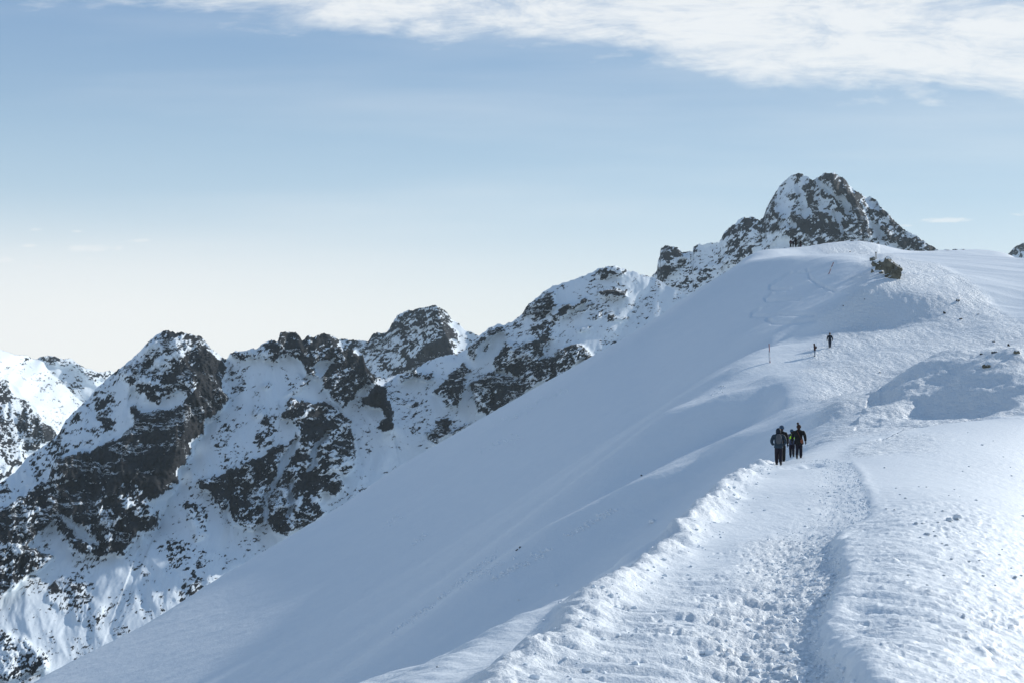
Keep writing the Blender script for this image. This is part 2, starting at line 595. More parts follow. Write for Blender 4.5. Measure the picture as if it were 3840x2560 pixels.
EDGE_L = [(8, -2500), (18, -1500), (21, 200), (22.6, 900), (24.3, 1440), (26, 1654), (28.6, 1945), (31.2, 2088), (37.2, 2307), (43, 2445), (50, 2583), (56, 2640), (68, 2752),
          (74, 2812), (80, 2860), (90, 2930), (105, 2990), (115, 3040), (125, 3080), (140, 3000), (150, 2900), (160, 2750), (170, 2600), (300, 2450), (500, 2450)]
EDGE_SL = [(20, 1.1), (100, 1.1), (118, .55), (150, .25), (170, .5), (500, .5)]
EDGE_W = [(20, .35), (60, .5), (110, 1.2), (140, 3), (500, 5)]
FACE_R = [(0, 3000), (110, 3150), (150, 3050), (172, 2900), (200, 2900), (250, 2860), (300, 2780), (500, 2700)]


def face_z(U, d, ds):
    x = (U - 1920) / F * d
    z = P0 + PA * x + PB * d + 0.0030 * np.clip(x + 6, -60, 0) ** 2
    # gentle unevenness and the wind ribs that catch the light
    z = z + 0.8 * pnoise(x / 45 + 3, d / 60, 5)
    z = z - 0.75 * softplus(d - ds, 2.5)
    xr = (interp(d, FACE_R) - 1920) / F * d
    z = z - 0.45 * softplus(x - xr, 3.0)
    return z


# fit the crest distance so that the face's outline stands where it should
for _ in range(5):
    dd = np.linspace(100, 420, 500)
    U2, D2 = np.meshgrid(_ug, dd)
    v = HY - face_z(U2, D2, np.broadcast_to(_ds, U2.shape)) / D2 * F
    vm = v.min(0)
    slope = F * (PB + PA * (_ug - 1920) / F - (HY - _vt) / F) / _ds
    _ds = np.clip(_ds + (vm - _vt) / np.maximum(slope, 1.5) * 0.8, 110, 400)


def W(pts, z=-3.5):
    """pixels lying on ground of height z -> plan points"""
    r = []
    for u, v in pts:
        U, V = lv(u, v)
        d = -z * F / (V - HY)
        r.append(((U - 1920) / F * d, d))
    return r


def P2(pts):
    """(photo u, distance) -> plan points"""
    return [((u - 1920) / F * d, d) for u, d in pts]


BANK_EDGE = [(3.4, 9), (3.75, 14)] + W(T2([(1140, 1500), (1120, 1420), (1010, 1320), (1030, 1250), (940, 1180), (880, 1080), (890, 960), (960, 850), (1050, 720), (1000, 520),
                         (950, 430), (1040, 352), (1180, 300), (1250, 250), (1230, 170), (1170, 60)]) + T1([(1160, 1080), (1090, 1020)]), -3.2)
BERM = P2([(1620, 14.5), (1899, 18.8), (2052, 21.3), (2154, 23.3), (2384, 31.0), (2521, 39), (2640, 49), (2690, 56), (2767, 66), (2812, 75), (2832, 80), (2850, 84)])
CENTER = P2([(2300, 9), (2560, 18.9), (2720, 32), (2880, 50), (2970, 75), (3060, 95), (3170, 110), (3290, 126), (3250, 142), (3090, 158), (3056, 185), (3120, 196)])


def relief(x, y, z, U):
    """adds the snow's own relief; returns z, rough, lump"""
    rough = np.zeros_like(x); lump = np.zeros_like(x)
    near = y < 125
    # ---- left berm thrown up beside the path
    m = (y < 95) & (y > 11)
    xs, ys = x[m], y[m]
    wob = 0.25 * pnoise(xs / 2.0, ys / 2.6, 11)
    s, par = poly_dist(xs, ys, BERM)
    s = s + wob * 0.8
    endf = sstep(92 - ys, 0, 12)
    wsc = interp(ys, [(14, .55), (35, .75), (60, 1.0)])
    ridge = np.exp(-np.where(s > 0, (s / 0.55 / wsc) ** 2, (s / 0.75 / wsc) ** 2))
    amp = interp(ys, [(14, .22), (22, .30), (35, .40), (50, .48), (60, .62), (80, .75)])
    knob = 0.85 + 0.45 * fbm(xs / 0.9, ys / 1.7, 3, .5, 21)
    zb = amp * ridge * knob * endf
    zone = np.exp(-(s / interp(ys, [(14, .42), (35, .60), (60, 1.05)])) ** 2) * endf
    zb += zone * (0.018 * fbm(xs / 0.24, ys / 0.40, 3, .6, 31, ridged=True) + 0.07 * fbm(xs / 0.6, ys / 0.8, 2, .5, 33, billow=True))
    z[m] += zb
    rough[m] = np.maximum(rough[m], zone * 0.9)
    # ---- right bank edge, its little wall and the broken snow at its foot
    m = (y < 100) & (x > -6) & (x < 45)
    xs, ys = x[m], y[m]
    s, par = poly_dist(xs, ys, BANK_EDGE)      # positive = left of the edge (path side)
    s = s + 0.16 * fbm(xs / 0.5, ys / 0.9, 3, .6, 41)
    fy = interp(ys, [(14, 1), (36, 1), (42, .45), (70, .35), (85, 0)])
    wall = -0.20 * fy * sstep(s, -0.08, 0.22) * (1 - sstep(s, 0.9, 2.4))
    lip = 0.07 * fy * np.exp(-((s + 0.12) / 0.22) ** 2)
    chunk = sstep(s, -0.1, 0.25) * (1 - sstep(s, 1.4, 2.8)) * np.clip(fy * 1.2, 0, 1)
    zc_ = chunk * (0.05 * fbm(xs / 0.30, ys / 0.36, 3, .6, 51, ridged=True) + 0.05 * fbm(xs / 0.5, ys / 0.6, 3, .6, 52) + 0.02)
    dz = wall + lip + zc_
    # ribs of wind-packed snow running away from the edge
    t = -s
    rib_on = sstep(t, -0.05, 0.35) * (1 - sstep(t, 2.2, 5.0)) * sstep(58 - ys, 0, 16)
    sp = par + 0.22 * t + 0.30 * pnoise(xs / 2.2, ys / 2.2, 61)
    wide = fbm(t / 1.5 + 5, sp / 0.62, 3, .5, 63)
    fine = fbm(t / 1.0 + 9, sp / 0.26, 2, .5, 67)
    dz += rib_on * (0.045 * wide + 0.072 * fbm(t / 1.6 + 3, sp / 0.40, 3, .55, 65, ridged=True) + 0.048 * fine)
    # knobs further down the bank
    kn = sstep(t, 1.0, 2.2) * (1 - sstep(t, 4.5, 8.0)) * sstep(62 - ys, 0, 20)
    kk = fbm(xs / 0.26 + 0.3 * ys, ys / 0.50, 2, .5, 71)
    dz += kn * 0.07 * np.clip(kk - 0.12, 0, 1)
    # downslope streaks on the sunny slope
    a = 0.80 * xs - 0.60 * ys; b = 0.60 * xs + 0.80 * ys
    st = sstep(t, 1.5, 5.0)
    dz += st * (0.034 * fbm(a / 3.0, b / 0.42, 4, .55, 73) + 0.03 * fbm(a / 9.0, b / 2.0, 2, .5, 75) + 0.05 * np.clip(fbm(a / 1.8, b / 0.35, 2, .5, 77) - .3, 0, 1))
    z[m] += dz
    rough[m] = np.maximum(rough[m], chunk)
    rough[m] = np.maximum(rough[m], rib_on * 0.25)
    # ---- trodden path
    s, par = poly_dist(x[near], y[near], CENTER)
    xs, ys = x[near], y[near]
    sb, _ = poly_dist(xs, ys, BANK_EDGE)
    sl, _ = poly_dist(xs, ys, BERM)
    on = sstep(sb, 0.3, 0.9) * sstep(-sl, -0.15, 0.4)
    churn = interp(ys, [(8, 1), (25, 1), (30, .6), (36, .12), (60, .06), (90, .12), (125, .3)])
    side = np.exp(-(np.clip(sb - 0.8, 0, 9) / 0.9) ** 2) * interp(ys, [(20, .6), (34, .4), (60, .5), (100, .3)])
    cc = np.clip(churn + side, 0, 1.2)
    tex = 0.060 * fbm(xs / 1.3, ys / 0.42, 4, .55, 81) + 0.012 * fbm(xs / 0.26, ys / 0.24, 3, .6, 87)
    steps = fbm(xs / 1.9, ys / 0.42, 2, .5, 91)
    tex += 0.060 * (sstep(steps, -0.12, 0.12) - 0.5)
    z[near] += on * cc * tex
    rough[near] = np.maximum(rough[near], on * np.clip(cc, 0, 1) * 0.55 + on * 0.03)
    # boot prints
    rb = np.random.default_rng(3)
    cen = np.array(CENTER)
    for _ in range(110):
        fy_ = 15.5 + rb.uniform(0, 1) ** 1.3 * 24
        fx_ = np.interp(fy_, cen[:, 1], cen[:, 0]) + rb.normal(.3, .8)
        i0, i1 = np.searchsorted(GRID_L, [math.log(fy_ - .35), math.log(fy_ + .35)])
        sl_ = slice(i0 * GRID_N, i1 * GRID_N)
        uu = 1920 + fx_ / fy_ * F
        mm = np.where(np.abs(U[sl_] - uu) < .5 * F / fy_)[0] + i0 * GRID_N
        an = rb.normal(-.2, .35)
        ex = (x[mm] - fx_) * math.cos(an) - (y[mm] - fy_) * math.sin(an); ey = (x[mm] - fx_) * math.sin(an) + (y[mm] - fy_) * math.cos(an)
        r_ = np.sqrt((ex / .065) ** 2 + (ey / .15) ** 2)
        z[mm] += -.030 * (1 - sstep(r_, .6, 1.2)) + .010 * np.exp(-((r_ - 1.35) / .25) ** 2)
    # broad dips in the foreground
    for (u, v, r, hgt) in ((2560, 2200, 1.0, -.16), (2440, 2190, .7, .10), (2480, 2230, .8, -.08)):
        (cx, cy), = W([(u, v)])
        z[near] += hgt * np.exp(-((xs - cx) / r) ** 2 - ((ys - cy) / (r * 1.4)) ** 2)
    # ---- broken edges of the path where it swings round to the saddle
    s, par = poly_dist(xs, ys, CENTER)
    eb = (np.exp(-((np.abs(s + .3) - 3.0) / 0.9) ** 2) + 0.8 * sstep(-s, 1.5, 3) * (1 - sstep(-s, 5.5, 8.5)) * sstep(ys, 70, 80) * sstep(112 - ys, 0, 12)) * sstep(ys, 76, 86)
    eb = np.clip(eb, 0, 1)
    z[near] += eb * (0.10 * fbm(xs / 0.9, ys / 1.3, 3, .6, 95) + 0.03)
    lump[near] = np.maximum(lump[near], eb * .55)
    # ---- dug strip beside the four walkers
    for u, v in T1([(650, 1075), (710, 1072), (760, 1070), (815, 1062)]):
        (cx, cy), = W([(u, v)])
        z[near] -= 0.16 * np.exp(-((xs - cx) / 0.42) ** 4 - ((ys - cy) / 1.1) ** 4)
    # ---- shoulder between berm and drop: long wind streaks
    m = (y < 115) & (y > 12)
    xs, ys = x[m], y[m]
    s, _ = poly_dist(xs, ys, BERM)
    on = sstep(s, 0.5, 1.6)
    a = xs * 0.45 - ys * 0.89; b = xs * 0.89 + ys * 0.45
    z[m] += on * (0.10 * fbm(a / 6.0, b / 1.3, 3, .5, 101) + 0.05 * fbm(a / 2.0, b / 0.5, 3, .5, 103))
    # ---- trampled snow round the saddle and up the hill
    reg = sstep(y, 98, 125) * sstep(U, 2860, 3020) * sstep(330 - y, 0, 25)
    edge_right = sstep(interp(y, [(100, 3330), (118, 3420), (124, 3900), (200, 3900), (215, 3760), (235, 3640), (250, 3560), (265, 3420), (330, 3300)]) - U, 0, 60)
    left_lim = 90 * pnoise(x / 5, y / 8, 401) + interp(y, [(90, 2980), (128, 3040), (150, 3000), (195, 3000), (215, 3080), (235, 3180), (270, 3200), (290, 3140), (300, 3000), (320, 2900)])
    tr = reg * edge_right * sstep(U - left_lim, -60, 150)
    m = tr > 0.01
    xs, ys = x[m], y[m]
    n_ = 0.20 * fbm(xs / 4.0, ys / 6.0, 4, .55, 111) + 0.10 * fbm(xs / 1.1, ys / 1.9, 3, .6, 117)
    z[m] += tr[m] * n_
    lump[m] = tr[m] * (0.75 + 0.25 * fbm(xs / 9, ys / 14, 2, .5, 119))
    # ---- the mound: rough broken snow
    mo = inside(U, y, [(3200, 124), (3300, 156), (3500, 158), (4200, 152), (4200, 118), (3400, 122)])
    xs, ys = x[mo], y[mo]
    z[mo] += 0.26 * fbm(xs / 2.6, ys / 3.0, 4, .6, 121) + 0.35 * fbm(xs / 5.0 - ys / 9, ys / 4.0, 2, .5, 125) + 0.30 * fbm(xs / 9.0 + ys / 14, ys / 7.0, 2, .5, 123)
    # ---- open slopes right of the hill: wind streaks
    m = (y > 120) & (tr < 0.99) & (U > 2950)
    xs, ys = x[m], y[m]
    fd = sstep(U[m], 2950, 3250) * sstep(ys, 120, 140)
    a = 0.90 * xs - 0.44 * ys; b = 0.44 * xs + 0.90 * ys
    z[m] += fd * (1 - tr[m]) * (0.16 * fbm(a / 26, b / 3.0, 3, .5, 131) + 0.30 * fbm(a / 40, b / 11, 2, .5, 133))
    # ---- big left face: faint ripples, ski tracks, wind ribs
    m = (U < 3300) & (y > 90)
    xs, ys = x[m], y[m]
    fd = sstep(3300 - U[m], 0, 300) * sstep(ys, 90, 120)
    a = xs * 0.93 + ys * 0.37; b = -xs * 0.37 + ys * 0.93
    z[m] += fd * (0.075 * fbm(a / 3.5, b / 1.6, 3, .6, 145) + 0.16 * np.clip(fbm(a / 2.2, b / 1.3, 3, .55, 147) - .25, 0, 1) * sstep(fbm(a / 16, b / 9, 2, .5, 149), .0, .4)) + fd * 0.055 * fbm(a / 7, b / 3.2, 4, .55, 141) + 0.25 * fbm(a / 30, b / 16, 2, .5, 143)
    return z, rough, lump


# (photo px trace, distance override or None) features on the far slopes, added as shallow grooves and ribs
RIBS = []      # plan polyline, height, width on uphill side, width on downhill side


def on_face(pts):
    r = []
    for u, v in pts:
        U, V = lv(u, v)
        d = plane_d(U, V)
        r.append(((U - 1920) / F * d, d))
    return r


def on_d(pts):
    r = []
    for u, v, d in pts:
        U, V = lv(u, v)
        r.append(((U - 1920) / F * d, d))
    return r


SKI = [V4([(810, 780), (830, 840), (900, 890), (1000, 930)]), V4([(690, 800), (600, 860), (550, 890), (545, 915), (600, 920), (690, 915)]),
       V4([(560, 945), (510, 985), (520, 1000), (600, 1000), (760, 985)]), V4([(470, 1060), (420, 1090), (415, 1110), (540, 1110)]),
       V4([(860, 1100), (600, 1095), (540, 1110), (520, 1135), (560, 1155), (700, 1155), (870, 1130)]),
       V4([(540, 1130), (560, 1160), (720, 1160), (850, 1140)]), V4([(1000, 730), (850, 790), (740, 800), (620, 850)])]


def base_z(U, d, with_swells=False):
    """height of the smooth snow body for bearing U and distance d (any shape)"""
    LL = np.log(d)
    x = (U - 1920) / F * d
    zn = (HY - tps(U, LL)) / F * d
    el = (interp(d, EDGE_L) - 1920) / F * d
    el = el + 0.5 * pnoise(d / 3.0, d * 0, 3) * np.clip(d / 60, .2, 1.5)
    zn = zn - interp(d, EDGE_SL) * softplus(el - x, interp(d, EDGE_W))
    zf = face_z(U, d, np.interp(U, _ug, _ds))
    k = np.clip(d / 300, 0.06, 0.6)
    return k * np.logaddexp(zn / k, zf / k)


LIT_FAR = [T1([(-300, 700), (-100, 565), (0, 515), (300, 345), (500, 255), (700, 165), (780, 300), (560, 380), (520, 480), (250, 560), (0, 620), (-200, 740)]),
           (0.16, T1([(440, 770), (560, 690), (900, 590), (1000, 540), (860, 570), (560, 650), (200, 760), (0, 850), (-250, 1000), (-600, 1180), (-600, 1230), (-300, 1090), (0, 930), (200, 850)])),
           (0.15, T3([(1040, 548), (1180, 420), (1400, 290), (1700, 110), (1980, -20), (2352, -150), (2352, -80), (2050, 50), (1800, 120), (1500, 310), (1200, 480)])),
           T1([(560, 400), (700, 170), (1500, 40), (2352, 200), (2352, 230), (1900, 260), (1640, 280), (1400, 400), (1290, 470), (1230, 600), (1060, 640), (1010, 545), (800, 600), (600, 480)]),
           V4([(380, 706), (540, 655), (900, 608), (1180, 572), (1500, 632), (1790, 658), (2130, 648), (2352, 745), (2352, 1328), (1900, 1000), (1480, 850), (1270, 690), (1180, 725), (860, 712), (600, 705), (480, 738)]),
           V4([(1220, 865), (1500, 890), (1830, 960), (1700, 950), (1500, 915), (1300, 900)])]
SHADE_FAR = [T1([(210, 860), (440, 770), (560, 730), (880, 620), (1000, 548), (1040, 650), (760, 830), (520, 905), (400, 950), (200, 960), (0, 1050), (0, 960)]),
             V4([(-300, 1328), (-300, 1150), (0, 985), (200, 870), (380, 740), (600, 718), (860, 735), (1180, 735), (1250, 720), (1270, 800), (1200, 870), (1500, 930),
                 (1830, 970), (1900, 1030), (1450, 1060), (1780, 1100), (1500, 1130), (1130, 1170), (1000, 1200), (800, 1290), (500, 1420), (0, 1700), (-300, 1800)]),
             T1([(1235, 605), (1290, 490), (1380, 430), (1420, 480), (1480, 560), (1400, 610)]), T1([(1400, 410), (1640, 300), (1900, 285), (1860, 350), (1650, 400), (1500, 450)]),
             T1([(1700, 520), (1900, 440), (2100, 500), (2352, 480), (2352, 665), (1700, 680), (1560, 620)])]
LIT_NEAR = [T3([(-300, 1530), (0, 1400), (420, 1215), (1300, 835), (1990, 380), (2150, 300), (2000, 430), (1500, 730), (1080, 1000), (950, 1130), (500, 1330), (0, 1480), (-300, 1620)]),
            T3([(200, 1568), (900, 1260), (1300, 975), (1800, 660), (2120, 440), (1900, 650), (1500, 890), (1300, 1030), (1050, 1200), (750, 1400), (500, 1568)]),
            T2([(950, 360), (1200, 330), (1400, 500), (1800, 1100), (2100, 1568), (1100, 1568), (1040, 1240), (900, 1100), (980, 850), (1060, 700)])]
SHADE_NEAR = [T3([(300, 1370), (960, 1130), (1080, 1000), (1500, 735), (1900, 500), (1800, 590), (1300, 920), (900, 1180), (500, 1370)])]


def sculpt(x0, x1, y0, y1, cell, lam, lit, shade, g_lit, g_shade, nb):
    """wind-shaped swells and hollows: bends the surface along the wind's direction; returns an interpolator"""
    ca, sa = math.sin(SUN_AZ), math.cos(SUN_AZ)  # sun's bearing; lit and shaded areas are shaped into the snow along it
    cs = [(x * ca + y * sa, -x * sa + y * ca) for x in (x0, x1) for y in (y0, y1)]
    a0, a1 = min(c[0] for c in cs), max(c[0] for c in cs); b0, b1 = min(c[1] for c in cs), max(c[1] for c in cs)
    av = np.arange(a0, a1, cell); bv = np.arange(b0, b1, cell)
    A, B = np.meshgrid(av, bv)
    X = A * ca - B * sa; Y = np.maximum(A * sa + B * ca, 6.0)
    U = np.clip(1920 + F * X / Y, -1600, 5200)
    Z = base_z(U, Y)
    g = np.gradient(Z, cell, axis=1)
    inb = (X > x0) & (X < x1) & (Y > y0) & (Y < y1)
    out = np.zeros_like(g)
    k = math.exp(-cell / lam)
    qs = [((p[0] if isinstance(p[0], float) else tgt), sg, [tuple(float(c) for c in lv(a, b)) for a, b in (p[1] if isinstance(p[0], float) else p)])
          for polys, tgt, sg in ((shade, g_shade, 1), (lit, g_lit, -1)) for p in polys]
    for it in range(4):
        V = HY - (Z + out) / Y * F
        dg = np.zeros_like(g)
        for tgt, sg, q in qs:
            m = inside(U, V, q)
            d_ = tgt - g
            d_ = np.where(sg * d_ > 0, d_, 0)
            dg = np.where(m, np.clip(d_, -0.5, 0.5), dg)
        dg = blur(np.where(inb, dg, 0), nb)
        fw = np.zeros_like(dg); bw = np.zeros_like(dg)
        for i in range(1, len(av)):
            fw[:, i] = fw[:, i - 1] * k + dg[:, i] * cell
        for i in range(len(av) - 2, -1, -1):
            bw[:, i] = bw[:, i + 1] * k - dg[:, i] * cell
        new = blur(0.5 * (fw + bw), max(1, nb // 2))
        out = new if it == 0 else 0.5 * (out + new)

    def f(x, y):
        a = (x * ca + y * sa - a0) / cell; b = (-x * sa + y * ca - b0) / cell
        ok = (a > 0) & (b > 0) & (a < len(av) - 1.01) & (b < len(bv) - 1.01)
        a = np.clip(a, 0, len(av) - 1.01); b = np.clip(b, 0, len(bv) - 1.01)
        i = a.astype(int); j = b.astype(int); fa = a - i; fb = b - j
        r = (out[j, i] * (1 - fa) + out[j, i + 1] * fa) * (1 - fb) + (out[j + 1, i] * (1 - fa) + out[j + 1, i + 1] * fa) * fb
        return np.where(ok, r, 0)
    return f


def blur(a, n):
    for _ in range(n):
        b = np.pad(a, 1, mode='edge')
        a = (b[:-2, 1:-1] + b[2:, 1:-1] + b[1:-1, :-2] + b[1:-1, 2:] + 2 * a) / 6
    return a


def build_ridge():
    far = sculpt(-60, 140, 100, 345, 0.8, 30, LIT_FAR, SHADE_FAR, 0.08, 0.53, 4)
    near = sculpt(-20, 20, 12, 95, 0.2, 8, LIT_NEAR, SHADE_NEAR, 0.06, 0.52, 3)
    umin, umax = -1100, 4900
    q = 4.25
    cols = np.r_[np.linspace(umin, -60, 40)[:-1], np.arange(-60, 3900, q), np.linspace(3900, umax, 45)[1:]]
    L = [math.log(8.0)]
    while L[-1] < math.log(560):
        d = math.exp(L[-1])
        if d < 14.5: st = 0.02
        elif d < 105: st = 0.0042
        elif d < 315: st = 0.00235
        elif d < 355: st = 0.004
        else: st = 0.02
        L.append(L[-1] + st)
    L = np.array(L)
    global GRID_L, GRID_N
    GRID_L, GRID_N = L, len(cols)
    U, LL = np.meshgrid(cols, L)
    d = np.exp(LL)
    x = (U - 1920) / F * d
    z = base_z(U, d)
    z = z + far(x, d) + near(x, d) * sstep(95 - d, 0, 15)
    z = np.maximum(z, -330 + 0 * z)
    shp = U.shape
    U, d, x, z = (a.ravel() for a in (U, d, x, z))
    for line, hgt, wu, wd in RIBS:
        xs = np.array(line)
        m = (x > xs[:, 0].min() - 25) & (x < xs[:, 0].max() + 25) & (d > xs[:, 1].min() - 30) & (d < xs[:, 1].max() + 30)
        s, par = poly_dist(x[m], d[m], line)
        Lt = par.max()
        ends = sstep(par, 0, Lt * .2) * sstep(Lt - par, 0, Lt * .2)
        s = s + 1.2 * pnoise(par / 7, s / 5, 9)
        z[m] += hgt * ends * np.exp(-np.where(s < 0, (s / wu) ** 2, (s / wd) ** 2)) * (0.75 + 0.5 * pnoise(par / 12, s / 3, 19))
    z, rough, lump = relief(x, d, z, U)
    # ski tracks: grooves drawn on the far face, placed by bearing and height on the finished surface
    Vn = HY - z / d * F
    m = (d > 150) & (U > 2750) & (U < 3250)
    Um, Vm = U[m], Vn[m]
    g = np.zeros(Um.shape)
    for tr in SKI:
        tt = [tuple(float(c) for c in lv(a, b)) for a, b in tr]
        dist = poly_dist(Um, Vm, tt, signed=False)[0]
        g = np.minimum(g, -0.26 * np.exp(-(dist / 5.0) ** 2))
    z[m] += g
    # the trodden gully below the outcrop
    gl = [tuple(float(c) for c in lv(a, b)) for a, b in V4([(1250, 730), (1190, 800), (1140, 900), (1130, 1000), (1160, 1100)])]
    m = (d > 225) & (d < 300) & (U > 3050) & (U < 3400)
    dist, _ = poly_dist(U[m], Vn[m], gl, signed=False)
    z[m] -= 0.45 * np.exp(-(dist / 42) ** 2)
    lump[m] = np.maximum(lump[m], 0.0)
    co = np.stack([x, d, z], -1)
    me = grid_mesh('snow_slope', co, shp[0], shp[1], SNOW, {'rough': rough, 'lump': lump})
    o = link('snow_slope', me)
    tag(o, kind='structure')
    return o, U.reshape(shp), d.reshape(shp), z.reshape(shp), cols, L


ridge, GU, GD, GZ, GC, GL = build_ridge()


def ground_z(x, y):
    U = 1920 + F * x / y
    L = math.log(y)
    i = int(np.clip(np.searchsorted(GL, L) - 1, 0, len(GL) - 2)); j = int(np.clip(np.searchsorted(GC, U) - 1, 0, len(GC) - 2))
    a = (L - GL[i]) / (GL[i + 1] - GL[i]); b = (U - GC[j]) / (GC[j + 1] - GC[j])
    z = GZ[i:i + 2, j:j + 2]
    return float((z[0, 0] * (1 - b) + z[0, 1] * b) * (1 - a) + (z[1, 0] * (1 - b) + z[1, 1] * b) * a)


def hit(u, v, dmin=15, dmax=400):
    """first point of the snow seen through photo pixel (u, v)"""
    U, V = lv(u, v)
    j = int(np.clip(np.searchsorted(GC, U), 1, len(GC) - 1))
    col = HY - GZ[:, j] / np.exp(GL) * F
    ok = np.where((col <= V) & (np.exp(GL) > dmin))[0]
    i = ok[0] if len(ok) else len(GL) - 60
    d = math.exp(GL[i])
    x = (U - 1920) / F * d
    return Vector((x, d, ground_z(x, d)))


# ------------------------------------------------------------------ the far mountains
from math import erf
_erf_t = np.linspace(-4, 4, 400); _erf_v = np.array([0.5 * (1 + erf(t / math.sqrt(2))) for t in _erf_t])


def uniform(n):
    """noise -> evenly spread 0..1"""
    n = (n - n.mean()) / n.std()
    return np.interp(n, _erf_t, _erf_v)


def paint(u, v, polys, base):
    """density of bare rock painted from surveyed outlines"""
    wu = u + 12 * pnoise(u / 40, v / 40, 201) + 10 * fbm(u / 15, v / 15, 2, .6, 202)
    wv = v + 12 * pnoise(u / 40 + 7, v / 40, 203) + 10 * fbm(u / 15 + 9, v / 15, 2, .6, 204)
    dens = np.full(u.shape, float(base))
    for dn, poly in polys:
        if isinstance(dn, tuple):       # a stroke: (density, half width)
            dist, _ = poly_dist(wu, wv, poly, signed=False)
            k = 1 - sstep(dist, dn[1] * 0.5, dn[1] * 1.5)
            dens = dens * (1 - k) + dn[0] * k
        else:
            dens = np.where(inside(wu, wv, poly), dn, dens)
    return dens


def blur(a, n):
    for _ in range(n):
        b = np.pad(a, 1, mode='edge')
        a = (b[:-2, 1:-1] + b[2:, 1:-1] + b[1:-1, :-2] + b[1:-1, 2:] + 2 * a) / 6
    return a


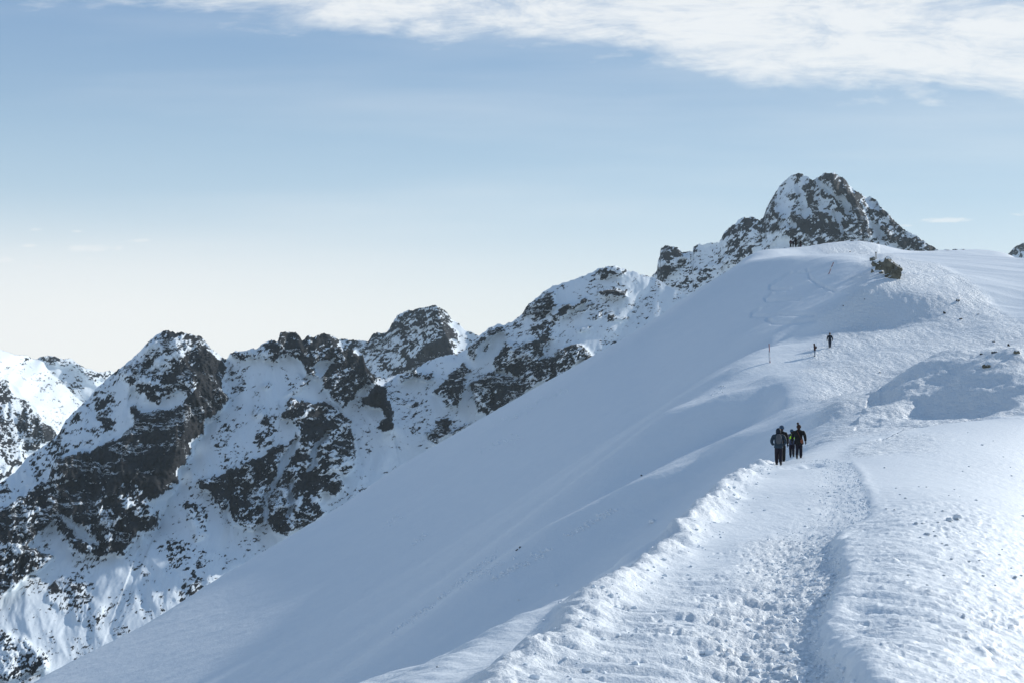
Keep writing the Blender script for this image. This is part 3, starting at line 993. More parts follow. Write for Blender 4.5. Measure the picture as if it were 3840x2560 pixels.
def massif(name, D, sky, polys, base, u0, u1, vbot, strata=0.5, face=1.0, turn=0.0, ribs=(), jag=4.0, step=3.6, seed=0,
           amp=1.0, bulge=22, snowamp=1.0, aspect=1.8, vclamp=1e9, patchw=0.34, side=0, dadd=0.0, ls0=28):
    sky = sorted(sky)
    su = np.array([p[0] for p in sky]); sv = np.array([p[1] for p in sky])
    us = np.arange(u0, u1, step)
    vc = np.interp(us, su, sv)
    vc = vc - jag * 0.7 * np.abs(pnoise(us / 11, us * 0 + seed, 219)) - jag * 1.3 * fbm(us / 34, us * 0 + seed, 4, .62, 210 + seed, ridged=True) + jag * 0.6
    vb = np.full(us.shape, float(vbot)) if not isinstance(vbot, list) else interp(us, vbot)
    nrow = int((vb - vc).max() / step * (0.86 if isinstance(vbot, list) else 1.0))
    back = 7
    t = (np.arange(nrow) / (nrow - 1)) ** 1.0
    u = np.broadcast_to(us, (nrow, len(us)))
    v = vc[None] + t[:, None] * (vb - vc)[None]
    px = (D if not isinstance(D, list) else D[1][1]) / F
    X = u * px; Y = v * px                    # metres on the face
    h = v - vc[None]
    nk = int(420 / step)
    vref = np.convolve(np.pad(np.minimum(vc, vclamp), nk, mode='edge'), np.hanning(2 * nk + 1) / np.hanning(2 * nk + 1).sum(), 'valid')
    h2 = v - vref[None] + 120
    dens = paint(u, v, polys, base) + dadd
    soft = blur(dens, 9)
    # relief noise, metres
    co, si = math.cos(strata), math.sin(strata)
    A = X * co - Y * si; B = X * si + Y * co
    wx = 10 * pnoise(X / 60, Y / 60, 220 + seed); wy = 10 * pnoise(X / 60 + 5, Y / 60, 221 + seed)
    big = fbm((X + wx) / 105, (Y + wy) / 190, 3, .5, 230 + seed, ridged=True)
    med = fbm((X + wx) / 34, (Y + wy) / 52, 4, .55, 240 + seed, ridged=True)
    ls = px * ls0
    lay = fbm((A + wx * .6) / (ls * aspect), (B + wy * .6) / ls, 5, .78, 250 + seed)
    crag = fbm((X + wx) / (px * 60), (Y + wy) / (px * 110), 5, .62, 300 + seed, ridged=True)
    sml = fbm(X / (px * 13), Y / (px * 15), 3, .7, 260 + seed)
    rk = sstep(soft, 0.15, 0.8)
    fade = sstep(h, -1, 30)
    gul = fbm((X + 1.4 * wx) / (px * 95), (Y + wy) / (px * 330), 3, .55, 236 + seed, ridged=True)
    dens0 = dens
    dens = dens - np.where(dens > .93, .0, .42) * sstep(-gul, -0.05, 0.55) * sstep(dens, .1, .4)
    rel = amp * (7 * gul * (.3 + .8 * rk) + 16 * big * (0.35 + 0.65 * fade) * (0.5 + 0.6 * rk) + 9 * med * (0.25 + 0.9 * rk) + 11 * crag * rk + (5.5 * lay + 2.6 * sml) * (0.07 * snowamp + 1.0 * rk)) + bulge * soft
    for r in ribs:
        line, hh, wl_, wr_ = r
        s, par = poly_dist(u.ravel(), v.ravel(), line)
        s = s.reshape(u.shape)
        s = s + 14 * pnoise(u / 60, v / 60, 270)
        rel = rel + hh * np.exp(-np.where(s > 0, s / wl_, -s / wr_))
    # where snow cannot stay: steep little faces; ledges keep it
    gy = np.gradient(4.5 * lay + 3 * med + 5 * crag + 1.5 * sml, axis=0) / ((vb - vc) / nrow)[None]
    led = uniform(-gy)
    patch = uniform(fbm((X + wx) / (px * 130), (Y + wy) / (px * 150), 3, .55, 290 + seed) + 0.6 * med)
    nz = uniform(1.0 * lay + 0.3 * sml + .35 * crag)
    spk = uniform(fbm(A / (px * 22), B / (px * 13), 4, .75, 310 + seed) + .5 * lay)
    lo = 1 - sstep(dens, .12, .45)
    nz = nz * (1 - lo) + spk * lo
    mixn = 0.34 * led + 0.42 * nz + patchw * patch
    mixn = uniform(mixn)
    rock = 0.5 + (dens - mixn) * 2.4
    rock = np.where(dens > 0.9, np.maximum(rock, 0.55 + (nz - 0.10) * 2.2), rock)
    rock = np.clip(rock, 0, 1)
    rock = np.maximum(rock, 0)
    # a sheet leaning back, with the relief pushed towards the viewer
    D0 = D if not isinstance(D, list) else interp(u, D)
    Dm = D0 + turn * (u - 0.5 * (u0 + u1)) * px - face * h2 * px - rel
    Dm = np.maximum(Dm, D0 * 0.35)
    if side:
        rock = np.where((np.arange(rock.shape[1]) > rock.shape[1] - 14)[None] & (v > 1610), rock * 0.0, rock)
    if side:     # the outer flank turns straight back instead of ending in the air
        K = 9
        u = u.copy()
        u[:, -K - 2] = u[:, -K - 1] - 0.4; Dm[:, -K - 2] = Dm[:, -K - 1]
        u[:, -K:] = u[:, -K - 1:-K] - np.arange(1, K + 1) * 0.25
        v = v.copy(); v[:, -K:] = v[:, -K - 1:-K]
        Dm[:, -K:] = Dm[:, -K - 1:-K] + (np.arange(1, K + 1) ** 1.7) * 5
    U, V = lv(u, v)
    x = (U - 1920) / F * Dm; z = (HY - V) / F * Dm
    co_f = np.stack([x, Dm, z], -1)
    # far side
    rows = []
    top = co_f[0]
    for k in range(1, back + 1):
        q = top.copy()
        f = (k / back) ** 2
        q[:, 1] += 260 * f + 2 * k
        q[:, 2] -= 230 * f + 0.6 * k
        q[:, 2] += 3 * pnoise(q[:, 0] / 20, q[:, 1] / 20, 280)
        rows.append(q)
    co_all = np.concatenate([np.array(rows[::-1]), co_f], 0)
    rock_all = np.concatenate([np.repeat(rock[:1] * 0.5, back, 0), rock], 0)
    me = grid_mesh(name, co_all.reshape(-1, 3), co_all.shape[0], co_all.shape[1], MOUNT, {'rock': rock_all}, flip=True)
    o = link(name, me)
    tag(o, kind='structure')
    return o


FRONT_SKY = [(-250, 1900), (-120, 1860)] + T5([(0, 1200), (110, 1120), (200, 1010), (330, 920), (430, 840), (480, 740), (560, 660), (640, 590), (700, 510), (740, 480),
             (800, 420), (860, 370), (950, 300), (1000, 260), (1050, 205), (1100, 150), (1150, 115), (1200, 85), (1240, 80), (1290, 95), (1350, 92),
             (1400, 105), (1440, 115), (1480, 125), (1510, 160), (1550, 210), (1600, 250), (1650, 290), (1670, 290), (1690, 250), (1740, 225), (1800, 235),
             (1850, 210), (1890, 215), (1920, 185), (1970, 160), (2010, 150), (2040, 165), (2060, 100), (2090, 88), (2130, 95), (2170, 85), (2200, 120),
             (2220, 150), (2250, 125), (2290, 120)]) + V7([(800, 368), (835, 375), (870, 360), (910, 365), (945, 385), (965, 400), (985, 430), (1010, 445),
             (1050, 442), (1085, 470), (1100, 530), (1125, 565), (1150, 590), (1185, 620), (1204, 680), (1222, 730), (1243, 780), (1248, 870), (1240, 900), (1262, 1000), (1300, 1090),
             (1360, 1250), (1480, 1500)])
FRONT_ROCK = [
    (.30, T5([(-300, 1250), (0, 1200), (430, 840), (560, 660), (860, 370), (960, 480), (950, 640), (960, 760), (700, 900), (420, 1000), (300, 1180), (0, 1340), (-300, 1400)])),
    (.62, T5([(1050, 205), (1090, 140), (1240, 60), (1500, 110), (1660, 290), (1620, 480), (1400, 560), (1300, 500), (1150, 620), (1050, 560), (950, 480), (860, 400), (1000, 270)])),
    (.80, T5([(0, 1400), (180, 1270), (330, 1180), (420, 1010), (640, 960), (900, 860), (970, 780), (1300, 1100), (1300, 1180), (1190, 1290), (1060, 1290), (1170, 1500), (1080, 1590), (650, 1568), (400, 1500), (380, 1568), (-300, 1600), (-300, 1500)])),
    (.97, T5([(960, 640), (1080, 680), (1250, 650), (1350, 600), (1440, 500), (1480, 350), (1450, 180), (1640, 300), (1650, 420), (1620, 520), (1690, 560), (1600, 690), (1520, 720), (1490, 830), (1410, 880), (1400, 980), (1300, 1100), (1310, 1180), (1200, 1220), (1190, 1290), (1100, 1310), (1000, 1180), (600, 1180), (420, 1080), (420, 1010), (640, 960), (900, 860), (970, 780)])),
    (.06, T5([(1210, 610), (1290, 570), (1360, 585), (1340, 620), (1230, 650), (1100, 620)])),
    (.80, V6([(220, 860), (330, 880), (480, 900), (640, 880), (630, 940), (520, 1000), (500, 1050), (340, 1050), (280, 1010), (230, 930)])),
    (.10, V6([(240, 890), (270, 895), (350, 960), (400, 1010), (340, 1000), (280, 960)])),
    (.80, V6([(0, 880), (200, 800), (230, 900), (140, 960), (110, 1010), (220, 1060), (200, 1080), (120, 1130), (50, 1190), (0, 1200), (-150, 1250), (-150, 900)])),
    (.05, V6([(150, 960), (215, 920), (235, 960), (240, 1040), (190, 1050), (120, 1010)])),
    (.11, V6([(240, 1060), (520, 1060), (640, 960), (1000, 1050), (860, 1160), (700, 1250), (500, 1370), (-150, 1600), (-150, 1280), (60, 1200)])),
    (.33, V6([(230, 1120), (330, 1180), (420, 1260), (410, 1320), (330, 1330), (180, 1240)])),
    (.55, V6([(-150, 1370), (0, 1365), (90, 1380), (180, 1450), (200, 1500), (60, 1550), (-150, 1560)])),
    (.45, V6([(740, 830), (790, 850), (830, 870), (835, 980), (780, 1000), (760, 930)])),
    (.25, V6([(550, 960), (620, 940), (740, 1000), (1000, 1080), (870, 1150), (740, 1230), (600, 1250), (560, 1100)])),
    (.13, V7([(360, 540), (700, 560), (720, 700), (640, 800), (620, 930), (480, 1020), (330, 1080), (200, 1120), (240, 950), (380, 700)])),
    (.45, V7([(530, 620), (590, 615), (610, 650), (560, 665)])),
    (.40, V7([(490, 740), (560, 750), (590, 830), (560, 850), (500, 800)])),
    (.35, V7([(500, 880), (600, 900), (600, 960), (520, 960)])),
    (.60, V7([(360, 480), (640, 340), (740, 340), (870, 350), (960, 380), (960, 440), (830, 500), (760, 520), (700, 460), (600, 480), (540, 500), (420, 500)])),
    (.88, V7([(630, 350), (660, 340), (665, 480), (600, 490), (590, 440)])),
    (.88, V7([(730, 350), (745, 360), (790, 460), (750, 470), (715, 420)])),
    (.45, V7([(690, 640), (740, 570), (800, 600), (790, 640), (710, 690), (670, 690)])),
    (.88, V7([(760, 500), (850, 480), (960, 420), (1090, 470), (1165, 600), (1140, 610), (1090, 640), (1050, 670), (1040, 700), (980, 750), (920, 710), (890, 640), (850, 600), (780, 560)])),
    (.15, V7([(850, 490), (950, 480), (900, 550), (860, 590), (800, 540)])),
    (.93, V7([(1090, 700), (1160, 630), (1200, 640), (1250, 790), (1245, 880), (1190, 880), (1150, 850), (1200, 800), (1190, 740), (1130, 760), (1085, 740)])),
    (.80, V7([(700, 700), (780, 720), (880, 730), (960, 760), (1010, 820), (1050, 970), (1030, 1080), (990, 1110), (940, 1080), (980, 1170), (930, 1210),
              (860, 1200), (850, 1300), (890, 1320), (800, 1390), (720, 1410), (680, 1440), (620, 1410), (580, 1360), (575, 1280), (600, 1180), (560, 1250), (550, 1340),
              (500, 1400), (400, 1370), (370, 1250), (340, 1290), (290, 1260), (270, 1200), (200, 1170), (210, 1130), (330, 1110), (480, 1040), (600, 960), (700, 940), (740, 860), (680, 810), (650, 800)])),
    ((.03, 9), V7([(745, 920), (690, 1000), (650, 1080), (600, 1180), (565, 1250)])),
    ((.05, 8), V7([(905, 890), (830, 960), (820, 1050), (800, 1080)])),
    ((.05, 7), V7([(700, 1140), (705, 1250), (690, 1330)])),
    (.08, V7([(840, 740), (960, 770), (900, 760)])),
]
FAR_SKY = [(-300, 1180), (-120, 1270)] + T5([(0, 215), (60, 240), (130, 258), (200, 262), (240, 290), (270, 290), (300, 270), (360, 262), (410, 270), (470, 290), (520, 282),
           (550, 305), (620, 350), (680, 365), (730, 385), (770, 380), (810, 370), (840, 380), (900, 420), (1100, 520), (1400, 700)])
FAR_ROCK = [
    (.55, T5([(-600, 380), (0, 380), (100, 520), (200, 600), (320, 740), (430, 830), (380, 880), (250, 950), (100, 1100), (0, 1180), (-600, 1400)])),
    (.85, T5([(120, 700), (230, 640), (420, 830), (360, 880), (200, 860)])),
    (.45, T5([(260, 240), (420, 250), (560, 320), (700, 370), (820, 360), (820, 440), (740, 450), (700, 470), (640, 420), (560, 360), (480, 350), (330, 310)])),
    ((.5, 5), T5([(100, 240), (240, 280)])),
    (.12, T5([(480, 440), (640, 440), (600, 560), (540, 560)])),
]
massif('mountain', 3300, FAR_SKY, FAR_ROCK, 0.035, -300, 700, 1950, strata=-0.5, face=0.9, turn=1.15, seed=3, jag=4, bulge=25, amp=0.8, snowamp=.5,
       ribs=[(T5([(-20, 330), (90, 450), (200, 590), (330, 720), (440, 840)]), 330, 900, 70),
             (T5([(270, 280), (420, 420), (600, 600)]), -90, 120, 120),
             (T5([(560, 300), (700, 480), (800, 600)]), 40, 80, 120)])

PEAK_SKY = V7([(900, 420), (960, 390), (990, 388), (1030, 392), (1080, 400), (1115, 400), (1130, 370), (1160, 352), (1190, 360), (1215, 350), (1240, 310), (1270, 265),
               (1310, 240), (1350, 235), (1400, 222), (1440, 218), (1465, 205), (1490, 215), (1530, 245), (1560, 285), (1600, 310), (1630, 345), (1660, 352), (1700, 366),
               (1780, 400), (1900, 480)])
PEAK_ROCK = [
    (.72, V7([(1215, 350), (1240, 300), (1310, 230), (1470, 190), (1560, 270), (1640, 350), (1640, 390), (1560, 430), (1500, 400), (1460, 300), (1400, 330), (1300, 340)])),
    (.96, V7([(1440, 400), (1480, 380), (1540, 370), (1572, 470), (1500, 485), (1420, 520), (1310, 565), (1300, 540), (1350, 490)])),
    (.03, V7([(1500, 215), (1640, 345), (1700, 365), (1660, 450), (1590, 460), (1560, 380), (1600, 400), (1590, 350)])),
    (.7, V7([(1120, 360), (1200, 350), (1190, 440), (1130, 460)])),
]
massif('mountain', 2700, PEAK_SKY, PEAK_ROCK, 0.48, 1200, 1960, 1760, strata=0.5, face=0.9, patchw=0.08, dadd=0.05, ls0=22, turn=0.0, seed=5, jag=6, bulge=14,
       ribs=[(V7([(1470, 205), (1530, 380), (1580, 480)]), 90, 130, 110)])

MID_SKY = V7([(1090, 600), (1150, 622), (1200, 605)]) + T4([(60, 885), (150, 860), (210, 860), (260, 810), (330, 770), (400, 745), (470, 728), (540, 725), (600, 690),
          (640, 650), (690, 610), (720, 570), (760, 540), (800, 520), (840, 505), (880, 510), (930, 490), (970, 470), (1020, 420), (1060, 360), (1100, 330), (1150, 285),
          (1210, 240), (1260, 215), (1320, 200), (1400, 175), (1450, 155), (1520, 130), (1580, 95), (1640, 85), (1700, 78), (1740, 88), (1790, 105), (1850, 120),
          (1890, 140), (1930, 150), (1980, 160), (2100, 230), (2300, 330)])
MID_ROCK = [
    (.35, T4([(1000, 400), (1230, 250), (1320, 420), (1250, 640), (900, 640), (860, 560)])),
    (.75, T4([(1040, 370), (1100, 330), (1230, 280), (1260, 380), (1180, 410), (1120, 440), (1020, 440)])),
    (.8, T4([(1310, 370), (1490, 310), (1480, 340), (1350, 400), (1250, 480), (1230, 440)])),
    (.65, T4([(1440, 410), (1550, 345), (1540, 370), (1390, 450)])),
    (.75, T4([(1550, 280), (1700, 250), (1790, 262), (1780, 285), (1600, 290)])),
    (.55, T4([(1560, 120), (1600, 85), (1700, 70), (1800, 110), (1740, 150), (1600, 150)])),
    (.55, T4([(1400, 530), (1500, 500), (1520, 530), (1450, 545)])),
    (.45, T4([(1540, 430), (1590, 400), (1590, 460), (1550, 465)])),
    (.40, T4([(1640, 450), (1810, 440), (1810, 465), (1650, 480)])),
    (.9, T4([(610, 690), (690, 610), (760, 540), (880, 505), (860, 560), (790, 590), (740, 700), (680, 790), (640, 760)])),
    (.82, T4([(880, 640), (1010, 640), (1240, 590), (1170, 690), (1140, 760), (1400, 650), (1480, 660), (1540, 740), (1500, 760), (1400, 800), (1300, 900), (1160, 930),
              (1100, 960), (760, 1180), (680, 1130), (640, 1000), (620, 930), (750, 860), (820, 830), (810, 760)])),
    (.05, T4([(1380, 800), (1460, 740), (1480, 770), (1400, 830)])),
    (.05, T4([(1130, 930), (1170, 910), (1190, 940), (1130, 970)])),
    (.78, T4([(480, 870), (540, 810), (600, 800), (660, 830), (600, 920), (620, 1000), (540, 1100), (450, 1100), (440, 1010), (340, 1020), (430, 940)])),
    ((.9, 13), T4([(130, 895), (250, 870), (300, 905), (350, 880)])),
    ((.03, 7), T4([(820, 830), (870, 860), (940, 880), (1000, 900)])),
    (.85, T4([(300, 1300), (400, 1230), (380, 1200), (490, 1190), (470, 1300), (390, 1380), (310, 1330)])),
    (.6, T4([(490, 1290), (600, 1240), (660, 1210), (520, 1310)])),
    (.35, T4([(20, 1000), (150, 1040), (220, 1060), (280, 1100), (240, 1120), (60, 1080)])),
    ((.05, 10), T4([(745, 640), (650, 830), (600, 950), (600, 1060)])),
]
k = [i for i, p in enumerate(FRONT_SKY) if p[0] > 600 + 1160 / 1.4257][0]
massif('mountain', [(-260, 1640), (1450, 1740), (1750, 1760), (2700, 1740)], FRONT_SKY[:k] + [p for p in MID_SKY if p[0] > 600 + 1160 / 1.4257], FRONT_ROCK + MID_ROCK, 0.06,
       -260, 2700, [(-260, 2900), (100, 2760), (250, 2680), (700, 2360), (1200, 2080), (1500, 1930), (2000, 1650), (2700, 1250)], strata=0.42, face=1.33, seed=1,
       bulge=9, vclamp=1300, jag=6,
       ribs=[(T5([(1640, 290), (1690, 560), (1500, 830), (1310, 1180), (1170, 1500)]), -30, 90, 60),
             (T5([(1240, 90), (1420, 420), (1350, 800), (1200, 1200)]), 36, 160, 90),
             (V7([(1130, 600), (1210, 720), (1240, 860)]), 24, 60, 35),
             (V7([(740, 900), (860, 1100), (800, 1390)]), 12, 110, 80),
             (V7([(1060, 700), (1010, 850), (1080, 1050)]), -12, 60, 90),
             (T4([(700, 600), (640, 790), (560, 1000), (480, 1300)]), 24, 110, 80),
             (T4([(1200, 640), (1150, 900)]), 20, 160, 120),
             (T4([(1980, 160), (1850, 400), (1700, 640)]), -26, 120, 200)])

MAIN_SKY = V8([(1380, 1080), (1400, 1000), (1405, 950), (1430, 830), (1460, 740), (1480, 690), (1510, 650), (1515, 600), (1530, 560), (1531, 530), (1560, 508), (1600, 510), (1640, 520),
               (1660, 550), (1680, 545), (1720, 540), (1722, 510), (1760, 500), (1830, 493), (1875, 490), (1885, 470), (1900, 440), (1940, 400), (1975, 380), (1990, 350),
               (2030, 340), (2070, 335), (2110, 360), (2135, 345), (2150, 300), (2170, 260), (2200, 210), (2230, 160), (2280, 115)]) + V4([(640, 158), (660, 145), (700, 112),
               (745, 100), (790, 115), (830, 135), (850, 150), (870, 140), (900, 125), (920, 105), (960, 95), (1000, 98), (1030, 115), (1080, 140), (1110, 180), (1130, 205),
               (1170, 235), (1210, 260), (1260, 265), (1300, 290), (1330, 340), (1380, 380), (1420, 430), (1450, 460), (1490, 490), (1530, 520), (1580, 540), (1610, 555),
               (1650, 590), (1700, 620), (1750, 650), (1800, 670), (1900, 720)])
MAIN_ROCK = [
    (.75, V8([(1500, 660), (1530, 500), (1640, 500), (1670, 570), (1640, 640), (1600, 680), (1540, 690)])),
    (.10, V4([(10, 640), (60, 610), (180, 600), (180, 700), (60, 780), (0, 760)])),
    (.62, V4([(200, 560), (330, 410), (480, 430), (500, 500), (420, 640), (380, 700), (260, 720), (170, 800), (250, 650)])),
    (.88, T4([(1860, 560), (1900, 450), (1900, 320), (2000, 300), (2100, 330), (2190, 320), (2190, 360), (2100, 400), (2000, 460), (1930, 520)])),
    (.10, T4([(1990, 210), (2080, 200), (2180, 230), (2200, 290), (2000, 290)])),
    (.44, V4([(560, 330), (640, 160), (745, 90), (850, 150), (830, 260), (780, 400), (620, 420), (520, 430)])),
    (.68, V4([(840, 150), (960, 80), (1100, 160), (1250, 330), (1200, 520), (1060, 400), (960, 300)])),
    (.78, V4([(600, 500), (720, 460), (860, 400), (1000, 400), (1200, 480), (1240, 560), (1080, 580), (900, 610), (780, 625), (640, 540)])),
    (.56, V4([(1200, 260), (1290, 270), (1450, 450), (1400, 540), (1250, 470)])),
    (.72, V4([(1330, 480), (1450, 460), (1800, 660), (1600, 660), (1500, 600), (1400, 560)])),
    (.10, V4([(1170, 380), (1250, 450), (1330, 480), (1330, 540), (1250, 530), (1190, 440)])),
    ((.04, 8), V4([(1020, 380), (1040, 450), (1055, 570)])),
    ((.04, 7), V4([(1120, 200), (1160, 290), (1200, 370)])),
    ((.06, 15), V4([(780, 140), (768, 220), (790, 330), (800, 400)])), ((.06, 13), V4([(700, 160), (650, 230), (620, 300)])), ((.06, 17), V4([(690, 300), (650, 360)])),
    ((.05, 18), V4([(1075, 290), (1110, 350)])), ((.05, 20), V4([(1190, 390), (1250, 470), (1320, 520)])), ((.08, 12), V4([(900, 440), (955, 450)])),
    ((.08, 10), V4([(700, 460), (745, 470)])), ((.06, 9), V4([(870, 150), (950, 210), (1045, 275)])), ((.08, 14), V4([(1240, 280), (1290, 330)])),
    ((.97, 15), V4([(965, 85), (1010, 180), (1090, 235), (1170, 325), (1190, 400), (1250, 520)])), ((.95, 12), V4([(845, 165), (822, 230), (840, 300), (900, 380), (960, 420), (1000, 560)])),
    ((.95, 14), V4([(860, 340), (900, 420), (930, 500)])), ((.95, 16), V4([(720, 400), (780, 470), (820, 560)])), ((.9, 8), V4([(560, 300), (600, 420), (560, 500)])),
    ((.9, 9), V4([(1330, 340), (1400, 420), (1460, 480)])), ((.9, 9), V4([(1340, 490), (1420, 560), (1520, 610)])),
    (.03, V4([(560, 580), (600, 560), (650, 530), (720, 560), (690, 600), (700, 640), (560, 640)])),
]
massif('mountain', 2450, MAIN_SKY, MAIN_ROCK, 0.40, 2370, 3620, 1420, strata=0.6, face=0.95, patchw=0.14, dadd=-0.02, ls0=27, turn=-0.42, seed=9, jag=7, bulge=18, aspect=1.8,
       ribs=[(V4([(960, 95), (1080, 300), (1150, 560)]), 30, 130, 150),
             (V4([(745, 100), (700, 350), (620, 520)]), 26, 110, 90),
             (V8([(1560, 510), (1480, 900)]), 24, 70, 70)])

RIGHT_SKY = V4([(2180, 720), (2240, 668), (2270, 635), (2300, 612), (2330, 596), (2352, 592), (2400, 600), (2450, 590), (2550, 640), (2800, 700)])
massif('mountain', 3600, RIGHT_SKY, [(.42, V4([(2250, 660), (2330, 580), (2600, 580), (2600, 760), (2352, 740)]))], 0.4, 3740, 4100, 1150, strata=0.5, face=0.8, turn=-0.2,
       seed=11, jag=3, bulge=14)

# ------------------------------------------------------------------ the snowy valley floor far below
_g = np.linspace(-1, 1, 60)
_gx2, _gy2 = np.meshgrid(_g * 4400, 2600 + _g * 4000)
_gz2 = -440 + 22 * fbm(_gx2 / 900, _gy2 / 900, 4, .5, 500)
tag(link('valley', grid_mesh('valley', np.stack([_gx2, _gy2, _gz2], -1).reshape(-1, 3), 60, 60, SNOW, {'rough': _gx2 * 0, 'lump': _gx2 * 0})), kind='structure')

# ------------------------------------------------------------------ thin winter haze
bm = bmesh.new()
bmesh.ops.create_cube(bm, size=1.0)
for v in bm.verts:
    v.co = (v.co.x * 9000, 2600 + v.co.y * 8200, 175 + v.co.z * 1300)
me = bpy.data.meshes.new('haze'); bm.to_mesh(me); bm.free()
hm = bpy.data.materials.new('haze'); hm.use_nodes = True
hn = hm.node_tree.nodes; hn.clear()
ho = hn.new('ShaderNodeOutputMaterial'); hv = hn.new('ShaderNodeVolumePrincipled')
hv.inputs['Color'].default_value = (0.70, 0.88, 1.0, 1)
hv.inputs['Density'].default_value = 0.00004
hv.inputs['Anisotropy'].default_value = 0.2
hm.node_tree.links.new(hv.outputs[0], ho.inputs['Volume'])
me.materials.append(hm)
tag(link('haze', me), kind='stuff')

# ------------------------------------------------------------------ materials of the small things
ROCK = simple_mat('lichen_rock', (0.14, 0.135, 0.105), 0.9, 0.6, 1.4, 0.06)
ROCK_DARK = simple_mat('dark_rock', (0.040, 0.038, 0.036), 0.9, 0.5, 2.0, 0.04)
NAVY = simple_mat('navy_cloth', (0.012, 0.020, 0.034), 0.75, 0.3, 6, 0.01)
NAVY2 = simple_mat('slate_cloth', (0.026, 0.046, 0.068), 0.75, 0.3, 6, 0.01)
BLACK = simple_mat('black_cloth', (0.010, 0.011, 0.012), 0.8, 0.3, 6, 0.01)
PURPLE = simple_mat('dark_violet_cloth', (0.014, 0.012, 0.022), 0.8, 0.3, 6, 0.01)
BLUE = simple_mat('dusty_blue_cloth', (0.045, 0.055, 0.10), 0.8, 0.2, 6, 0.01)
LIME = simple_mat('lime_cloth', (0.45, 0.85, 0.03), 0.7, 0.1, 6, 0.005)
GREY = simple_mat('grey_canvas', (0.085, 0.095, 0.11), 0.8, 0.2, 9, 0.01)
LEATHER = simple_mat('tan_leather', (0.20, 0.065, 0.035), 0.55, 0.25, 9, 0.005)
BROWN = simple_mat('brown_knit', (0.05, 0.030, 0.024), 0.95, 0.4, 30, 0.01)
MAROON = simple_mat('maroon_cloth', (0.045, 0.016, 0.020), 0.8, 0.3, 6, 0.01)
DENIM = simple_mat('denim', (0.035, 0.050, 0.075), 0.85, 0.2, 9, 0.005)
PALE = simple_mat('pale_denim', (0.22, 0.27, 0.33), 0.85, 0.15, 9, 0.005)
SKIN = simple_mat('skin', (0.42, 0.24, 0.17), 0.6, 0.1, 6, 0.0)
BOOT = simple_mat('boot_leather', (0.03, 0.028, 0.028), 0.6, 0.3, 9, 0.004)
SOLE = simple_mat('boot_sole', (0.20, 0.19, 0.19), 0.8, 0.3, 9, 0.004)
WHITE = simple_mat('white_knit', (0.62, 0.62, 0.62), 0.9, 0.15, 20, 0.005)
TEAL = simple_mat('blue_knit', (0.035, 0.075, 0.13), 0.9, 0.5, 14, 0.0)
EYE = simple_mat('eye', (0.02, 0.015, 0.012), 0.3, 0.1, 4, 0.0)
RED = simple_mat('red_paint', (0.22, 0.020, 0.028), 0.6, 0.25, 10, 0.003)
PWHITE = simple_mat('white_paint', (0.62, 0.60, 0.57), 0.6, 0.15, 10, 0.003)
RIME = simple_mat('rime_ice', (0.72, 0.76, 0.80), 0.6, 0.08, 12, 0.03)
CLOD = simple_mat('clod_snow', (0.80, 0.85, 0.89), 0.6, 0.03, 8, 0.02)
CUFF = simple_mat('pale_zip', (0.55, 0.56, 0.58), 0.6, 0.1, 10, 0.0)


def empty(name, loc, rz=0.0, label=None, cat=None, group=None):
    o = bpy.data.objects.new(name, None)
    o.empty_display_size = 0.3
    C.objects.link(o)
    o.location = loc
    o.rotation_euler = (0, 0, rz)
    return tag(o, label, cat, group)


def skin_mesh(name, verts, edges, mat, parent, root=None, sub=2, label=None):
    """grow a smooth surface round a skeleton; verts: name -> (x, y, z, rx, ry)"""
    keys = list(verts)
    me = bpy.data.meshes.new(name)
    me.from_pydata([verts[k][:3] for k in keys], [(keys.index(a), keys.index(b)) for a, b in edges], [])
    o = bpy.data.objects.new(name, me)
    C.objects.link(o)
    sk = o.modifiers.new('skin', 'SKIN')
    sk.use_smooth_shade = True
    sk.branch_smoothing = 0.6
    ss = o.modifiers.new('sub', 'SUBSURF'); ss.levels = sub; ss.render_levels = sub
    layer = me.skin_vertices[0] if me.skin_vertices else None
    if layer is None:
        bm = bmesh.new(); bm.from_mesh(me); bm.verts.layers.skin.verify(); bm.to_mesh(me); bm.free()
        layer = me.skin_vertices[0]
    for i, k in enumerate(keys):
        layer.data[i].radius = verts[k][3:5]
        layer.data[i].use_root = (k == (root or keys[0]))
    bpy.context.view_layer.update()
    dg = bpy.context.evaluated_depsgraph_get()
    new = bpy.data.meshes.new_from_object(o.evaluated_get(dg))
    o.modifiers.clear()
    o.data = new
    new.name = name
    new.materials.clear(); new.materials.append(mat)
    for p in new.polygons: p.use_smooth = True
    bpy.data.meshes.remove(me)
    o.parent = parent
    if label: o['label'] = label
    return o


def blob(name, center, size, mat, parent, sub=3, shape=None, noise=0.0, seed=0, smooth=True, rot=None):
    bm = bmesh.new()
    bmesh.ops.create_icosphere(bm, subdivisions=sub, radius=1.0)
    rs = random.Random(seed)
    off = Vector((rs.uniform(0, 50), rs.uniform(0, 50), rs.uniform(0, 50)))
    from mathutils import noise as mn
    for v in bm.verts:
        c = v.co.copy()
        if shape: c = shape(c)
        if noise: c *= 1 + noise * mn.noise(v.co * 2.2 + off)
        v.co = Vector((c.x * size[0], c.y * size[1], c.z * size[2]))
    if rot: bmesh.ops.rotate(bm, verts=bm.verts, matrix=Matrix.Rotation(rot[0], 3, rot[1]))
    bmesh.ops.translate(bm, verts=bm.verts, vec=center)
    me = bpy.data.meshes.new(name); bm.to_mesh(me); bm.free()
    for p in me.polygons: p.use_smooth = smooth
    me.materials.append(mat)
    return link(name, me, parent)


